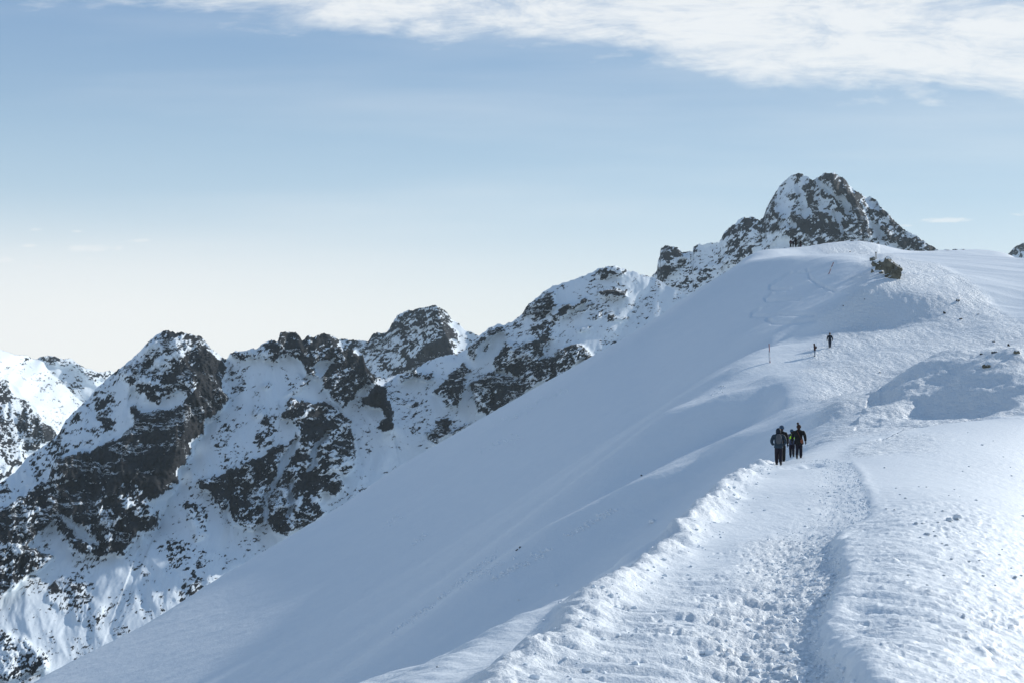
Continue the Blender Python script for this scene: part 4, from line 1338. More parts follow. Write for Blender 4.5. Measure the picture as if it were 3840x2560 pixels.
def tube_bm(bm, pts, radii, seg=8, flat=1.0):
    """a tapered tube along points"""
    rings = []
    for i, p in enumerate(pts):
        a = Vector(pts[max(0, i - 1)]); b = Vector(pts[min(len(pts) - 1, i + 1)])
        t = (b - a).normalized()
        u = t.cross(Vector((0, 0, 1)) if abs(t.z) < .9 else Vector((0, 1, 0))).normalized(); w = t.cross(u)
        r = radii[i]
        rings.append([bm.verts.new(Vector(p) + u * math.cos(2 * math.pi * k / seg) * r + w * math.sin(2 * math.pi * k / seg) * r * flat) for k in range(seg)])
    for a, b in zip(rings[:-1], rings[1:]):
        for k in range(seg):
            bm.faces.new((a[k], a[(k + 1) % seg], b[(k + 1) % seg], b[k]))
    bm.faces.new(rings[0][::-1]); bm.faces.new(rings[-1])


def bm_obj(name, bm, mat, parent=None, smooth=True):
    me = bpy.data.meshes.new(name); bmesh.ops.recalc_face_normals(bm, faces=bm.faces); bm.to_mesh(me); bm.free()
    for p in me.polygons: p.use_smooth = smooth
    me.materials.append(mat)
    return link(name, me, parent)


def glove(parent, wrist, direction, side, H, mat):
    """palm with four bent fingers of unequal length and a thumb"""
    bm = bmesh.new()
    w = Vector(wrist); d = Vector(direction).normalized()
    sx = Vector((0, 1, 0)); sx = (sx - d * sx.dot(d)).normalized(); nx = d.cross(sx)
    s = H / 1.75
    tube_bm(bm, [w, w + d * .035 * s, w + d * .09 * s], [.026 * s, .040 * s, .038 * s], 8, 0.6)
    for i, L in enumerate((.062, .078, .074, .058)):
        b = w + d * .085 * s + sx * (.030 - .020 * i) * s
        curl = nx * side
        tube_bm(bm, [b, b + d * L * .5 * s + curl * .006 * s, b + d * L * .85 * s + curl * .026 * s], [.011 * s, .0105 * s, .008 * s], 6)
    b = w + d * .035 * s + sx * .036 * s
    tube_bm(bm, [b, b + (d * .03 + sx * .022) * s, b + (d * .06 + sx * .030 + nx * side * .01) * s], [.014 * s, .012 * s, .009 * s], 6)
    return bm_obj('glove', bm, mat, parent)


def head_shape(c):
    """face looks along +y"""
    x, y, z = c
    x *= 0.80 + 0.06 * z
    if z < -.3 and y > -.2: x *= 1 - .25 * (-z - .3); y *= 1.05
    if z < -.5 and y < 0: y *= .8
    if y > .7 and abs(x) < .22 and -.35 < z < .12: y += .20 * (1 - abs(x) / .22) * (1 - abs(z + .12) / .25)
    if abs(abs(x) - .3) < .14 and abs(z - .05) < .14 and y > .6: y -= .06
    return Vector((x, y, z))


def person(loc, rz, H, label, jacket=NAVY, trousers=BLACK, step=1, pose='walk', hat=None, hood=None, long_coat=0.0, pompom=False,
           gloves=BLACK, yoke=None, skirt=None, boots=BOOT, group=None, lean=0.02, sub=2, wide=1.0, detail=True, collar=None):
    p = empty('person', loc, rz, label, 'person', group)
    h = H
    W_ = wide
    q = {}
    st = 1 if step > 0 else -1
    if pose == 'walk':
        fwd, bck = .11, -.13
        legs = {st: ((.052, .075, .275), (.050, fwd, .045), (.055, fwd + .075, .022)),
                -st: ((.050, .010, .285), (.048, bck, .085), (.055, bck + .055, .030))}
    else:
        legs = {1: ((.052, .010, .275), (.055, -.005, .045), (.065, .070, .022)),
                -1: ((.052, .015, .275), (.060, .0, .045), (.070, .075, .022))}
    sh_z, sh_x = .815, .108 * W_
    arms = {}
    for s in (1, -1):
        if pose == 'pockets' or (pose == 'walk' and not detail):
            arms[s] = ((.158 * W_, -.035, .640), (.112 * W_, .045, .545))
        elif pose == 'swing' or pose == 'walk':
            f = .06 * s * st * -1
            arms[s] = ((.150 * W_, -.015 + f * .3, .645), (.160 * W_, .010 + f, .505))
        else:
            arms[s] = ((.148 * W_, -.010, .640), (.150 * W_, .02, .505))
    if pose == 'pockets':
        legs = {st: ((.050, .070, .275), (.046, .10, .045), (.05, .175, .022)), -st: ((.050, .015, .285), (.050, -.10, .075), (.058, -.05, .030))}

    def S(x, y, z, rx, ry):
        return (x * h, (y + lean * max(0, z - .5) * 2) * h, z * h, rx * h, ry * h)
    # body: one continuous figure
    V_ = {'pelvis': S(0, 0, .50, .060, .050), 'belly': S(0, 0, .60, .058, .048), 'chest': S(0, 0, .72, .070, .052), 'neck0': S(0, 0, .815, .028, .028),
          'neck': S(0, .005, .865, .030, .030), 'headb': S(0, .012, .905, .040, .046), 'headt': S(0, .010, .955, .036, .042)}
    E_ = [('pelvis', 'belly'), ('belly', 'chest'), ('chest', 'neck0'), ('neck0', 'neck'), ('neck', 'headb'), ('headb', 'headt')]
    for s, n in ((1, 'r'), (-1, 'l')):
        V_['sh' + n] = S(s * sh_x * .9, 0, sh_z - .03, .026, .026)
        V_['el' + n] = S(s * arms[s][0][0], arms[s][0][1], arms[s][0][2], .020, .020)
        V_['wr' + n] = S(s * arms[s][1][0], arms[s][1][1], arms[s][1][2], .017, .017)
        V_['kn' + n] = S(s * legs[s][0][0], legs[s][0][1], legs[s][0][2], .034, .034)
        V_['hip' + n] = S(s * .048, 0, .475, .048, .050)
        V_['an' + n] = S(s * legs[s][1][0], legs[s][1][1], legs[s][1][2], .020, .022)
        V_['toe' + n] = S(s * legs[s][2][0], legs[s][2][1], legs[s][2][2], .018, .014)
        E_ += [('chest', 'sh' + n), ('sh' + n, 'el' + n), ('el' + n, 'wr' + n), ('pelvis', 'hip' + n), ('hip' + n, 'kn' + n), ('kn' + n, 'an' + n), ('an' + n, 'toe' + n)]
    skin_mesh('body', V_, E_, SKIN, p, 'pelvis', sub)
    # trousers
    T_ = {'pelvis': S(0, 0, .515, .072, .062)}; TE = []
    for s, n in ((1, 'r'), (-1, 'l')):
        a, b, c = legs[s]
        T_['hip' + n] = S(s * .050, 0, .46, .064, .066)
        T_['kn' + n] = S(s * a[0], a[1], a[2], .052, .054)
        T_['cf' + n] = S(s * (a[0] * .4 + b[0] * .6), a[1] * .35 + b[1] * .65, a[2] * .35 + b[2] * .65, .046, .050)
        T_['an' + n] = S(s * b[0], b[1] - .004, b[2] + .008, .043, .047)
        TE += [('pelvis', 'hip' + n), ('hip' + n, 'kn' + n), ('kn' + n, 'cf' + n), ('cf' + n, 'an' + n)]
    skin_mesh('trousers', T_, TE, trousers, p, 'pelvis', sub)
    # jacket
    hem = .47 - long_coat
    J = {'hem': S(0, 0, hem - .02, (.112 + long_coat * .5) * W_, .098), 'hem2': S(0, 0, hem + .03, (.110 + long_coat * .3) * W_, .094), 'waist': S(0, 0, .60, .100 * W_, .084), 'chest': S(0, 0, .71, .112 * W_, .088),
         'top': S(0, 0, .795, .092, .074), 'neck': S(0, .004, .865, .050, .050)}
    JE = [('hem', 'hem2'), ('hem2', 'waist'), ('waist', 'chest'), ('chest', 'top'), ('top', 'neck')]
    for s, n in ((1, 'r'), (-1, 'l')):
        J['sh' + n] = S(s * sh_x * 1.0, 0, sh_z - .012, .062, .062)
        J['el' + n] = S(s * arms[s][0][0], arms[s][0][1], arms[s][0][2], .045, .047)
        J['wr' + n] = S(s * arms[s][1][0], arms[s][1][1], arms[s][1][2], .034, .036)
        JE += [('top', 'sh' + n), ('sh' + n, 'el' + n), ('el' + n, 'wr' + n)]
    skin_mesh('jacket', J, JE, jacket, p, 'chest', sub)
    if yoke:
        Yk = {'a0': S(0, -.004, .645, .138 * W_, .118), 'a': S(0, -.004, .70, .142 * W_, .122), 'b': S(0, -.003, .785, .124, .104), 'c': S(0, 0, .88, .062, .060)}
        for s, n in ((1, 'r'), (-1, 'l')):
            Yk['s' + n] = S(s * sh_x * 1.04, 0, sh_z - .016, .072, .072)
        skin_mesh('jacket_yoke', Yk, [('a0', 'a'), ('a', 'b'), ('b', 'c'), ('b', 'sr'), ('b', 'sl')], yoke, p, 'b', sub, label='lime green upper part of the jacket')
    # head, face
    hc = Vector((0, (.012 + lean * .9) * h, .925 * h))
    hs = .062 * h
    hd = blob('head', hc, (hs, hs * 1.02, hs * 1.18), SKIN, p, 3, head_shape)
    if detail:
        for s in (1, -1):
            blob('eye', hc + Vector((s * hs * .30, hs * .84, hs * .08)), (hs * .10, hs * .06, hs * .06), EYE, hd, 1)
            blob('ear', hc + Vector((s * hs * .80, 0, -hs * .02)), (hs * .09, hs * .17, hs * .26), SKIN, hd, 2)
        blob('mouth', hc + Vector((0, hs * .90, -hs * .52)), (hs * .24, hs * .05, hs * .05), LEATHER, hd, 1)
    if hood:
        def hsx(c):
            x, y, z = c
            if y > .45: y = .45 + (y - .45) * .15
            if z < -.3: x *= 1.15; y = y * 1.1
            return Vector((x, y, z))
        blob('hood', hc + Vector((0, -hs * .12, -hs * .10)), (hs * 1.12, hs * 1.28, hs * 1.38), hood, p, 3, hsx, .08, 3)
    if hat and not hood:
        blob('hair', hc + Vector((0, -hs * .22, -hs * .25)), (hs * .86, hs * .92, hs * .95), BROWN, hd, 2)
    if hat:
        def cap(c):
            x, y, z = c
            return Vector((x * (1 + .04 * (z < 0)), y, max(z, -.62 if y < .3 else -.25)))
        k = blob('hat', hc + Vector((0, -hs * .05, hs * .22)), (hs * 1.06, hs * 1.16, hs * 1.12), hat, p, 3, cap, .03, 5)
        if pompom:
            blob('pompom', hc + Vector((-hs * .42, -hs * .1, hs * 1.72)), (hs * .58, hs * .58, hs * .54), hat, k, 3, None, .25, 8)
    if collar:
        skin_mesh('collar', {'a': S(0, -.002, .835, .062, .056), 'b': S(0, .0, .875, .056, .052)}, [('a', 'b')], collar, p, 'a', 1)
    # gloves and boots
    for s, n in ((1, 'r'), (-1, 'l')):
        e, w = Vector(J['el' + n][:3]), Vector(J['wr' + n][:3])
        if pose != 'pockets':
            glove(p, w, (w - e).lerp(Vector((0, 0, -1)), .4), -s, h, gloves)
        b, c = legs[s][1], legs[s][2]
        an = Vector((s * b[0] * h, b[1] * h, b[2] * h)); to = Vector((s * c[0] * h, c[1] * h, c[2] * h))
        bm = bmesh.new()
        heel = an + Vector((0, -.022 * h, -(b[2] - .020) * h if b[2] < .06 else -.030 * h))
        tube_bm(bm, [an + Vector((0, 0, .045 * h)), an, heel.lerp(to, .30) + Vector((0, 0, .006 * h)), to], [.030 * h, .033 * h, .030 * h, .024 * h], 10, 1.0)
        bo = bm_obj('boot', bm, boots, p)
        bm = bmesh.new()
        tube_bm(bm, [heel + Vector((0, 0, -.002)), heel.lerp(to, .5) - Vector((0, 0, .006 * h)), to + Vector((0, .02 * h, -.008 * h))], [.022 * h, .026 * h, .020 * h], 8, .45)
        bm_obj('sole', bm, SOLE, bo)
    return p


def look_rz(pt, extra=0.0):
    """turn so that +y points straight away from the viewer"""
    return -math.atan2(pt.x, pt.y) + extra


def on_snow(u, v, d):
    """on the snow at bearing of photo column u (feet seen at v), distance d"""
    U, V = lv(u, v)
    x = float((U - 1920) / F * d)
    return Vector((x, d, ground_z(x, d)))


def place(u, v, dmin, dmax, sink=0.03):
    q = hit(u, v, dmin, dmax)
    return Vector((q.x, q.y, q.z - sink))


# ------------------------------------------------------------------ four people on the groomed path
q1 = place(2920, 1743, 60, 110)


def tall(u, v_top, q, k=1.0):
    """standing height so that the top of the head reaches photo row v_top"""
    U, V = lv(u, v_top)
    return (float((HY - V) / F * q.y) - q.z) / k


H1 = tall(2924, 1604, q1, 1.0)
person(q1, look_rz(q1, 0.05), H1, 'nearest walker, in a dark navy hooded jacket with a grey backpack, hands in pockets', jacket=NAVY2, trousers=PURPLE,
       pose='pockets', step=-1, hood=NAVY, wide=1.20, lean=.03)
sc_ = H1 / 1.75
bp = empty('backpack', q1 + Vector((0, 0, 0)), look_rz(q1, 0.05), 'grey rounded backpack worn by the nearest walker', 'backpack')


def pack_shape(c):
    x, y, z = c
    f = 0.92 - 0.16 * max(0, z) ** 2
    n = 2.6
    r = (abs(x) ** n + abs(z) ** n) ** (1 / n)
    k = (math.hypot(x, z) / r) if r > 1e-6 else 1
    return Vector((x * k * f, y, z * k))


blob('pack_body', Vector((0, -.185 * sc_, 1.26 * sc_)), (.150 * sc_, .095 * sc_, .235 * sc_), GREY, bp, 4, pack_shape, .04, 11)
blob('front_pocket', Vector((0, -.262 * sc_, 1.17 * sc_)), (.110 * sc_, .040 * sc_, .120 * sc_), GREY, bp, 3, pack_shape, .03, 12)
for s in (1, -1):
    bm = bmesh.new()
    tube_bm(bm, [Vector((s * .075, -.12, 1.43)) * sc_, Vector((s * .100, -.06, 1.50)) * sc_, Vector((s * .115, .06, 1.49)) * sc_, Vector((s * .120, .165, 1.36)) * sc_,
                 Vector((s * .130, .14, 1.18)) * sc_, Vector((s * .115, -.12, 1.10)) * sc_], [.016] * 6, 8, .5)
    bm_obj('strap', bm, BLACK, bp)

q2 = place(2958, 1722, 60, 110)
q2 = on_snow(2932, 1716, q1.y + 3.6); q2.z -= .03
H2 = tall(2930, 1588, q2, 1.0)
person(q2, look_rz(q2), max(1.6, min(2.0, H2)), 'person in black with a blue hat, half hidden behind the nearest walker', jacket=BLACK, trousers=BLACK, pose='walk', step=1,
       hat=TEAL, lean=.02, wide=.98)
q3 = place(2996, 1719, 60, 120)
H3 = tall(2990, 1583, q3, 1.06)
person(q3, look_rz(q3, -.05), H3, 'adult in black with a brown bobble hat and tan shoulder bag', jacket=BLACK, trousers=PURPLE, pose='walk',
       step=1, hat=BROWN, pompom=True, long_coat=.04, wide=1.22, collar=BROWN, lean=.02)
s3 = H3 / 1.75
bag = empty('shoulder_bag', q3.copy(), look_rz(q3, -.05), 'small tan leather bag hanging on the right hip of the person in black', 'bag')
blob('bag_body', Vector((.155 * s3, -.115 * s3, .905 * s3)), (.085 * s3, .045 * s3, .105 * s3), LEATHER, bag, 3, pack_shape, .04, 21)
blob('flap', Vector((.155 * s3, -.150 * s3, .945 * s3)), (.083 * s3, .022 * s3, .060 * s3), LEATHER, bag, 3, pack_shape, .03, 22)
bm = bmesh.new()
tube_bm(bm, [Vector(c) * s3 for c in ((.14, -.135, .99), (.06, -.185, 1.16), (-.02, -.175, 1.32), (-.075, -.12, 1.44), (-.09, -.02, 1.50), (-.03, .14, 1.38), (.08, .19, 1.15), (.19, .10, .98), (.19, -.06, .97))],
        [.013] * 9, 6, .6)
bm_obj('strap', bm, LEATHER, bag)
q4 = place(2970, 1713, 60, 130)
H4 = tall(2970, 1608, q4, 1.0)
person(q4, look_rz(q4), H4, 'child in a lime green and blue ski jacket walking between the adults', jacket=BLUE, trousers=PURPLE, pose='walk', step=-1, hat=TEAL, yoke=LIME,
       wide=1.0, lean=.02)

# ------------------------------------------------------------------ two people higher up, coming down
q5 = place(3112, 1304, 160, 260)
H5 = tall(3111, 1248, q5, 1.0)
person(q5, look_rz(q5, math.pi + .1), H5, 'man in a dark jacket and blue trousers striding down towards the viewer above the saddle', jacket=NAVY, trousers=DENIM, pose='walk', step=1, hat=BLACK, long_coat=.03, wide=1.1)
q6 = place(3056, 1339, 150, 250)
H6 = tall(3052, 1287, q6, 1.0)
person(q6, look_rz(q6, math.pi / 2), H6, 'person in a maroon jacket and pale trousers standing sideways near the marker pole', jacket=MAROON, trousers=PALE, pose='stand', hood=BROWN,
       wide=.92, lean=.05)
bp2 = empty('backpack', q6.copy(), look_rz(q6, math.pi / 2), 'small maroon backpack worn by the person standing sideways', 'backpack')
s6 = H6 / 1.75
blob('pack_body', Vector((0, -.175 * s6, 1.22 * s6)), (.13 * s6, .085 * s6, .19 * s6), MAROON, bp2, 3, pack_shape, .04, 31)
bm = bmesh.new()
for s in (1, -1):
    tube_bm(bm, [Vector((s * .07, -.11, 1.38)) * s6, Vector((s * .09, 0, 1.48)) * s6, Vector((s * .10, .12, 1.36)) * s6, Vector((s * .11, .02, 1.12)) * s6, Vector((s * .10, -.12, 1.08)) * s6], [.015] * 5, 6, .5)
bm_obj('strap', bm, BLACK, bp2)

# ------------------------------------------------------------------ the party on the summit
for i, (u, v, hpx, j, tr_, ht, lab, wd) in enumerate((
        (2965, 932, 31, MAROON, BLACK, WHITE, 'leftmost of the people on the summit, slim, in a brown jacket', .88),
        (2974, 931, 28, PURPLE, BLACK, WHITE, 'short person second from the left in the summit party', .95),
        (2984, 930, 35, BLACK, BLACK, BLACK, 'tallest of the summit party, all in black', 1.08),
        (3003, 929, 27, BLACK, MAROON, WHITE, 'rightmost of the summit party, broad, in a dark coat and white hat', 1.15))):
    U, V = lv(u, v)
    col = int(np.clip(np.searchsorted(GC, U), 1, len(GC) - 1))
    vis = HY - GZ[:, col] / np.exp(GL) * F
    m = np.exp(GL) > 240
    k = np.where(m)[0][int(np.argmin(vis[m]))]
    d = math.exp(GL[k]) - 1.5
    x = float((U - 1920) / F * d)
    q = Vector((x, d, ground_z(x, d) - .03))
    person(q, look_rz(q, .2 * i), hpx * d / F, lab, jacket=j, trousers=tr_, pose='stand', hat=ht, group='people gathered on the summit', wide=wd, sub=1, detail=False)


# ------------------------------------------------------------------ marker poles
def pole(u_top, v_top, u_bot, v_bot, dmin, dmax, label, rime=True, bands=(('red', .0, .46), ('white', .46, .60), ('red', .60, 1.0)), rad=.045):
    base = place(u_bot, v_bot, dmin, dmax, 0.0)
    U, V = lv(u_top, v_top)
    top = Vector((float((U - 1920) / F) * base.y, base.y, float((HY - V) / F) * base.y))
    o = empty('marker_pole', base, 0, label, 'marker pole')
    ax = top - base
    L = ax.length
    for nme, a, b in bands:
        bm = bmesh.new()
        tube_bm(bm, [ax * a - (ax.normalized() * .3 if a == 0 else Vector()), ax * b], [rad, rad * .96], 12)
        bm_obj('pole_section', bm, RED if nme == 'red' else PWHITE, o)['label'] = '%s band of the pole' % nme
    if rime:
        bm = bmesh.new()
        n = 14
        pts = [ax * (rime[0] + (rime[1] - rime[0]) * i / (n - 1)) + Vector((-rime[2] - .02 * math.sin(i * 1.7), -.01, 0)) for i in range(n)]
        tube_bm(bm, pts, [rime[3] * (.35 + .75 * math.sin(math.pi * min(1, (i + .8) / n)) ** .6) * (1 + .18 * math.sin(i * 2.9)) for i in range(n)], 10, .8)
        bm_obj('rime', bm, RIME, o)
    return o


pole(2884, 1288, 2887.5, 1365, 120, 260, 'red and white marker pole with a crust of rime, beside the two people coming down', rime=(.02, .66, .06, .085),
     bands=(('red', .0, .34), ('white', .34, .52), ('red', .52, 1.0)), rad=.05)
pole(3126, 984, 3108, 1031, 220, 320, 'tilted red and white marker pole on the shaded slope below the summit', rime=(.0, .98, .10, .07),
     bands=(('red', .0, .42), ('white', .42, .60), ('red', .60, 1.0)), rad=.055)

# ------------------------------------------------------------------ rocks
from mathutils import noise as mnoise


def rock_mesh(name, seed, size, sub=3, cuts=12, rough=.10, mat=ROCK, snow=None):
    rs = random.Random(seed)
    bm = bmesh.new()
    bmesh.ops.create_icosphere(bm, subdivisions=sub, radius=1.0)
    planes = []
    for _ in range(cuts):
        n = Vector((rs.gauss(0, 1), rs.gauss(0, 1), rs.gauss(0, 1))).normalized()
        planes.append((n, rs.uniform(.45, .82)))
    off = Vector((seed * 3.1, 7, 1))
    for v in bm.verts:
        c = v.co.copy()
        for n, dd in planes:
            k = c.dot(n) - dd
            if k > 0: c -= n * k
        c *= 1 + rough * mnoise.noise(c * 3.5 + off) + rough * .5 * mnoise.noise(c * 9 + off)
        v.co = Vector((c.x * size[0], c.y * size[1], c.z * size[2]))
    me = bpy.data.meshes.new(name); bm.to_mesh(me); bm.free()
    me.materials.append(mat)
    if snow:
        me.materials.append(CLOD)
        for p in me.polygons:
            if p.normal.z > snow and p.center.z > 0: p.material_index = 1
    return me


oc = place(3310, 1030, 240, 330)
px = oc.y / F
outcrop = empty('rock_outcrop', oc, 0, 'big lichen-green rock outcrop sticking out of the snow below the summit', 'rock outcrop')
for i, (u, v, w, hgt, dp, sn, rz) in enumerate(((3342, 1012, 27, 30, 3.0, .80, .3), (3364, 1034, 15, 20, 2.5, .85, .9), (3325, 974, 16, 8, .8, .3, .1), (3290, 992, 19, 9, 1.5, .35, .5), (3290, 1008, 9, 9, .6, .7, .2),
                                         (3309, 1006, 7, 12, .4, .8, .7), (3271, 1019, 6, 6, .0, .8, .4), (3304, 1022, 9, 5, -.6, .6, .3), (3326, 1035, 10, 6, -.8, .6, .8), (3272, 973, 9, 8, 1.8, .4, .6), (3338, 1041, 8, 4, -1.0, .6, .2),
                                         (3312, 985, 20, 12, 2.2, .25, .4))):
    U, V = lv(u, v)
    d = hit(u, v + hgt * .7, 200, 340).y + dp * .15
    c = Vector((float((U - 1920) / F * d), d, float((HY - V) / F * d)))
    me = rock_mesh('boulder', 40 + i, (w * px * 1.5, max(w, hgt) * px * 1.2, hgt * px * 1.9), 4 if i < 2 else 3, 12, .12, ROCK, sn)
    o = link('boulder', me, outcrop)
    o.location = c - oc
    o.rotation_euler = (0, 0, rz)
# post on top of the outcrop
U, V = lv(3285, 972)
d = hit(3285, 986, 200, 340).y
pb = Vector((float((U - 1920) / F * d), d, float((HY - V) / F * d)))
bm = bmesh.new()
bmesh.ops.create_cube(bm, size=1.0)
for v in bm.verts:
    v.co = Vector((v.co.x * .24, v.co.y * .16, (v.co.z + .5) * 1.0))
bmesh.ops.bevel(bm, geom=bm.edges[:], offset=.03, segments=2, affect='EDGES')
st_ = empty('stone_post', pb, 0, 'short white boundary post standing on top of the rock outcrop', 'post')
bm_obj('post_shaft', bm, PWHITE, st_)
bm = bmesh.new()
bmesh.ops.create_cube(bm, size=1.0)
for v in bm.verts:
    k = .8 if v.co.z > 0 else 1
    v.co = Vector((v.co.x * .25 * k, v.co.y * .17 * k, 1.003 + (v.co.z + .5) * .10))
bm_obj('post_cap', bm, BLACK, st_)

SMALL = [  # photo pixel, half width px, half height px, window, label
    (3188, 945, 4, 3, 230, 330, 'small dark stone lying in the blue hollow just under the summit'),
    (3782, 1294, 8, 7, 120, 300, 'dark round stone on the right skyline of the slope above the mound'),
    (3726, 1281, 7, 4, 120, 300, 'low flat stone left of the round dark stone above the mound'),
    (3590, 1128, 9, 7, 200, 300, 'dark stone where the shaded slope meets the sunny one at upper right'),
    (3544, 1172, 11, 6, 200, 300, 'cluster of dark stones in the shaded slope, left of the bright edge'),
    (3600, 1195, 11, 5, 200, 300, 'low stone half buried under a small snow drift at upper right'),
    (3668, 1180, 5, 2, 200, 330, 'thin dark stone on the bright slope at upper right'),
    (3162, 1154, 3, 3, 200, 300, 'tiny dark stone beside the trodden gully'),
    (3242, 1124, 3, 2, 200, 300, 'tiny dark stone in the shaded trampled snow'),
    (3730, 1318, 17, 6, 120, 160, 'snow-dusted stones on top of the mound at right'),
    (3816, 1318, 22, 10, 120, 160, 'largest dark stone group on top of the mound at the right edge'),
    (3700, 1373, 22, 9, 120, 160, 'dark lichened stones showing through the side of the mound'),
    (3680, 1326, 12, 5, 120, 160, 'small stones at the left end of the mound top'),
    (1938, 2060, 10, 6, 60, 230, 'dark stones sticking out at the foot of the sunlit streak on the big slope'),
    (1950, 2052, 8, 5, 60, 230, 'upper dark stone of the pair at the sunlit streak on the big slope'),
    (2405, 1782, 9, 4, 90, 230, 'little stones on the lit rib left of the path'),
    (3300, 1398, 6, 3, 120, 230, 'small stone in the trampled snow left of the mound'),
]
for i, (u, v, w, hh, dmn, dmx, lab) in enumerate(SMALL):
    c = place(u, v + hh * .6, dmn, dmx, 0)
    k = c.y / F * .78
    big = w > 12
    root = empty('rocks' if big else 'rock', c, 0, lab, 'rocks' if big else 'rock')
    n = 5 if big else (3 if w > 7 else 1)
    rs = random.Random(900 + i)
    for j in range(n):
        f = 1.0 if n == 1 else rs.uniform(.35, .62)
        me = rock_mesh('stone', 300 + i * 7 + j, (w * k * f * 1.15, w * k * f, hh * k * (1.2 if n == 1 else rs.uniform(.7, 1.2)) * 1.2), 3, 10, .15, ROCK_DARK if i not in (11, 10) else ROCK, .75)
        o = link('stone', me, root)
        o.location = (0, 0, hh * k * .4) if n == 1 else (rs.uniform(-.7, .7) * w * k, rs.uniform(-.4, .4) * w * k, rs.uniform(.0, .6) * hh * k)
        o.rotation_euler = (0, 0, rs.uniform(0, 6))
# the row of low summit stones
for i, (u, hh, w) in enumerate(((3195, 4, 9), (3215, 5, 12), (3238, 4, 8), (3262, 4, 7), (3290, 3, 8), (3550, 3, 12), (3580, 4, 14), (3610, 3, 9))):
    U, V = lv(u, 900)
    col = int(np.clip(np.searchsorted(GC, U), 1, len(GC) - 1))
    vis = HY - GZ[:, col] / np.exp(GL) * F
    m = np.exp(GL) > 240
    k = np.where(m)[0][int(np.argmin(vis[m]))]
    d = math.exp(GL[k]) - 1.0
    x = float((U - 1920) / F * d)
    me = rock_mesh('rock', 700 + i, (w * d / F, w * d / F, hh * d / F * 1.1), 3, 10, .15, ROCK_DARK, .7)
    o = link('rock', me)
    o.location = (x, d, ground_z(x, d) - .02)
    summit = u < 3400
    tag(o, 'low dark stone in the loose row on the summit, right of the people' if summit else 'low dark stone on the far right skyline, one of a loose row', 'rock',
        group='stones along the summit' if summit else 'stones along the right skyline')

# ------------------------------------------------------------------ lumps of snow on the sunny slope
LUMPS = T2([(1560, 398), (1640, 485), (1605, 402), (2000, 228), (1636, 130), (1840, 147), (1755, 312), (2172, 628), (2190, 590), (2290, 808), (2330, 785), (2052, 782),
            (1916, 620), (1782, 560), (1752, 550), (2025, 670), (1880, 202), (1950, 688), (1762, 792), (2258, 732), (2345, 345), (1412, 142), (1482, 210), (1440, 186), (2260, 50),
            (1880, 455), (1690, 455), (1590, 500), (1700, 500), (1820, 665), (1500, 780), (1640, 850), (2140, 860), (2120, 1048), (1930, 1200), (1720, 390), (1400, 300), (1340, 290)]) + \
    T1([(1948, 1077), (2046, 920), (2200, 1005), (1328, 1087), (2262, 1149), (2126, 887), (1902, 1110), (2252, 1084), (1940, 827), (1420, 860), (1800, 1290), (1580, 1225), (1700, 1420)])
LR = [13, 15, 10, 9, 6, 5, 7, 9, 6, 12, 10, 9, 4, 9, 7, 6, 4, 9, 7, 6, 8, 6, 8, 6, 6, 6, 7, 6, 8, 9, 7, 8, 7, 5, 5, 7, 7, 6] + [7, 8, 5, 8, 6, 4, 5, 4, 4, 4, 5, 5, 5]
lump_meshes = []
for k in range(5):
    bm = bmesh.new()
    bmesh.ops.create_icosphere(bm, subdivisions=3, radius=1.0)
    for v in bm.verts:
        c = v.co
        c *= 1 + .30 * mnoise.noise(c * 1.7 + Vector((k * 5, 0, 0))) + .14 * mnoise.noise(c * 5 + Vector((0, k * 3, 0)))
        if c.z < -.3: c.z = -.3
    me = bpy.data.meshes.new('snow_lump'); bm.to_mesh(me); bm.free()
    for p in me.polygons: p.use_smooth = True
    me.materials.append(CLOD)
    lump_meshes.append(me)
for i, ((u, v), r) in enumerate(zip(LUMPS, LR)):
    c = place(u, v, 14, 130, 0)
    o = link('snow_lump', lump_meshes[i % 5])
    k = r * c.y / F * .52
    o.location = c + Vector((0, 0, k * .22)); o.scale = (k * 1.15, k * 1.5, k * .8); o.rotation_euler = (0, 0, i * 1.3)
    zone = ('by the ribbed bank' if u < 3380 else 'near the right picture edge' if u > 3720 else 'at the bank foot' if v > 1960 else 'on the open slope')
    far_ = 'up near the walkers,' if v < 1800 else 'below the two snow balls,' if v > 2010 else 'level with the two snow balls,'
    size = 'larger' if r >= 9 else 'small' if r >= 6 else 'tiny'
    tag(o, '%s lump of snow %s %s' % (size, far_, zone), 'snow lump', group='snow lumps scattered over the sunny slope')
for (u, v, r, lab) in ((2640 + 1805 / 1.96, 1760 + 378 / 1.96, 14, 'left and smaller of two big snow balls side by side on the sunny slope'),
                       (2640 + 1862 / 1.96, 1760 + 370 / 1.96, 18, 'right and larger of two big snow balls side by side on the sunny slope')):
    c = place(u, v, 14, 130, 0)
    o = link('snow_lump', lump_meshes[int(r) % 5])
    k = r * c.y / F * .85
    o.location = c + Vector((0, 0, k * .3)); o.scale = (k * 1.1, k * 1.1, k * .85)
    tag(o, lab, 'snow lump', group='snow lumps scattered over the sunny slope')
# blocks along the shoulder edge and in the bank of broken snow left of the path
for i, (u, v, r, lab) in enumerate(((2088, 2190, 6, 'lump of snow on the edge of the lit shoulder, halfway down the slope'), (1945, 2250, 4, 'tiny lump of snow on the edge of the lit shoulder'),
                                    (2445, 1955, 12, 'rounded snow block perched on the shoulder edge below the path berm'),
                                    (1640, 2500, 5, 'lone snow crumb on the lit shoulder near the lower edge'))):
    c = place(u, v + 3, 14, 90, 0)
    o = link('snow_lump', lump_meshes[i % 5])
    k = r * c.y / F
    o.location = c + Vector((0, 0, k * .3)); o.scale = (k, k, k * .9)
    tag(o, lab, 'snow lump')

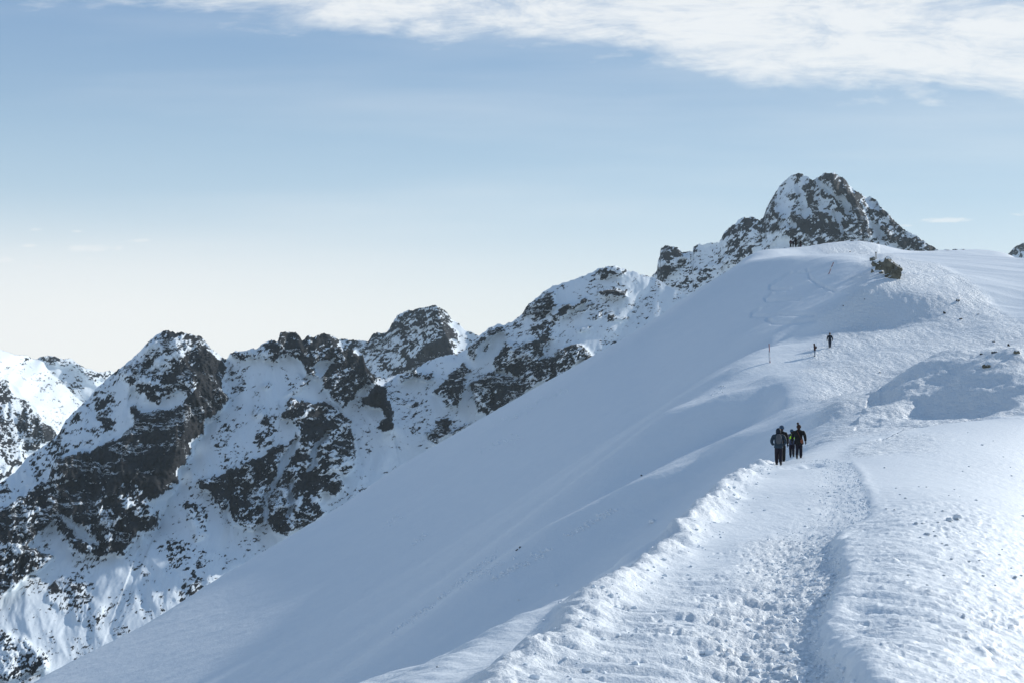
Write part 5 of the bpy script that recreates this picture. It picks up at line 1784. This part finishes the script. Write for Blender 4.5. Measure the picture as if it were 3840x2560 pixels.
# broken crumbs at the foot of the bank and along the berm: nobody could count them
rs = np.random.default_rng(5)
V0, F0 = [], []
bm = bmesh.new(); bmesh.ops.create_icosphere(bm, subdivisions=1, radius=1.0)
bv = np.array([v.co[:] for v in bm.verts]); bf = np.array([[v.index for v in f.verts] for f in bm.faces]); bm.free()
cnt = 0


def crumb(x, y, r):
    global cnt
    z = ground_z(x, y)
    M_ = rs.normal(0, .16, (len(bv), 3)) + bv
    th = rs.uniform(0, 6.28); c_, s_ = math.cos(th), math.sin(th)
    M_ = M_ * np.array([rs.uniform(.7, 1.3), rs.uniform(.7, 1.3), rs.uniform(.5, .9)]) * r
    M_ = np.stack([M_[:, 0] * c_ - M_[:, 1] * s_, M_[:, 0] * s_ + M_[:, 1] * c_, M_[:, 2]], 1)
    V0.append(M_ + np.array([x, y, z + r * .15])); F0.append(bf + cnt * len(bv)); cnt += 1


be = np.array(BANK_EDGE)
for _ in range(2600):
    y = 15 + rs.uniform(0, 1) ** 1.4 * 65
    xe = np.interp(y, be[:, 1], be[:, 0])
    t = abs(rs.normal(0, .75)) + .05
    if t > 2.2: continue
    crumb(xe - t, y, float(rs.choice([.02, .03, .04, .06, .09], p=[.36, .34, .2, .09, .01])) * (1 if y < 36 else .75))
bb = np.array(BERM)
for _ in range(300):
    y = 15 + rs.uniform(0, 1) ** 1.2 * 68
    xe = np.interp(y, bb[:, 1], bb[:, 0])
    crumb(xe + rs.normal(0.45, .5), y, float(rs.choice([.02, .03, .045, .07], p=[.35, .3, .25, .1])))
for line in (T4([(1040, 1095), (1200, 1040), (1370, 980)]), T4([(700, 1430), (860, 1360), (1010, 1345)]), T3([(280, 1050), (420, 940), (560, 820), (720, 700), (830, 615)]),
             T3([(1330, 500), (1500, 400), (1700, 290)]), T3([(790, 820), (960, 720), (1130, 640), (1240, 585)]), T3([(0, 410), (130, 340)]), T3([(210, 540), (310, 470)]),
             T3([(60, 1190), (330, 1010)]), T4([(800, 1240), (1000, 1160), (1120, 1090)]), T1([(150, 490), (60, 560)]), T3([(550, 850), (700, 770), (860, 690)])):
    la = np.array(line); seg = np.hypot(*np.diff(la, axis=0).T); cum = np.r_[0, np.cumsum(seg)]
    for _ in range(int(cum[-1] / 2.6)):
        t = rs.uniform(0, cum[-1]); u = np.interp(t, cum, la[:, 0]) + rs.normal(0, 5); v = np.interp(t, cum, la[:, 1]) + rs.normal(0, 7)
        q = hit(u, v, 60, 330)
        crumb(q.x, q.y, float(rs.choice([.07, .11, .17], p=[.5, .35, .15])))
V0 = np.concatenate(V0); F0 = np.concatenate(F0)
me = bpy.data.meshes.new('snow_crumbs')
me.from_pydata(V0.tolist(), [], F0.tolist())
me.materials.append(CLOD)
tag(link('snow_crumbs', me), 'loose crumbs of broken snow along the path edges', 'snow crumbs', kind='stuff')
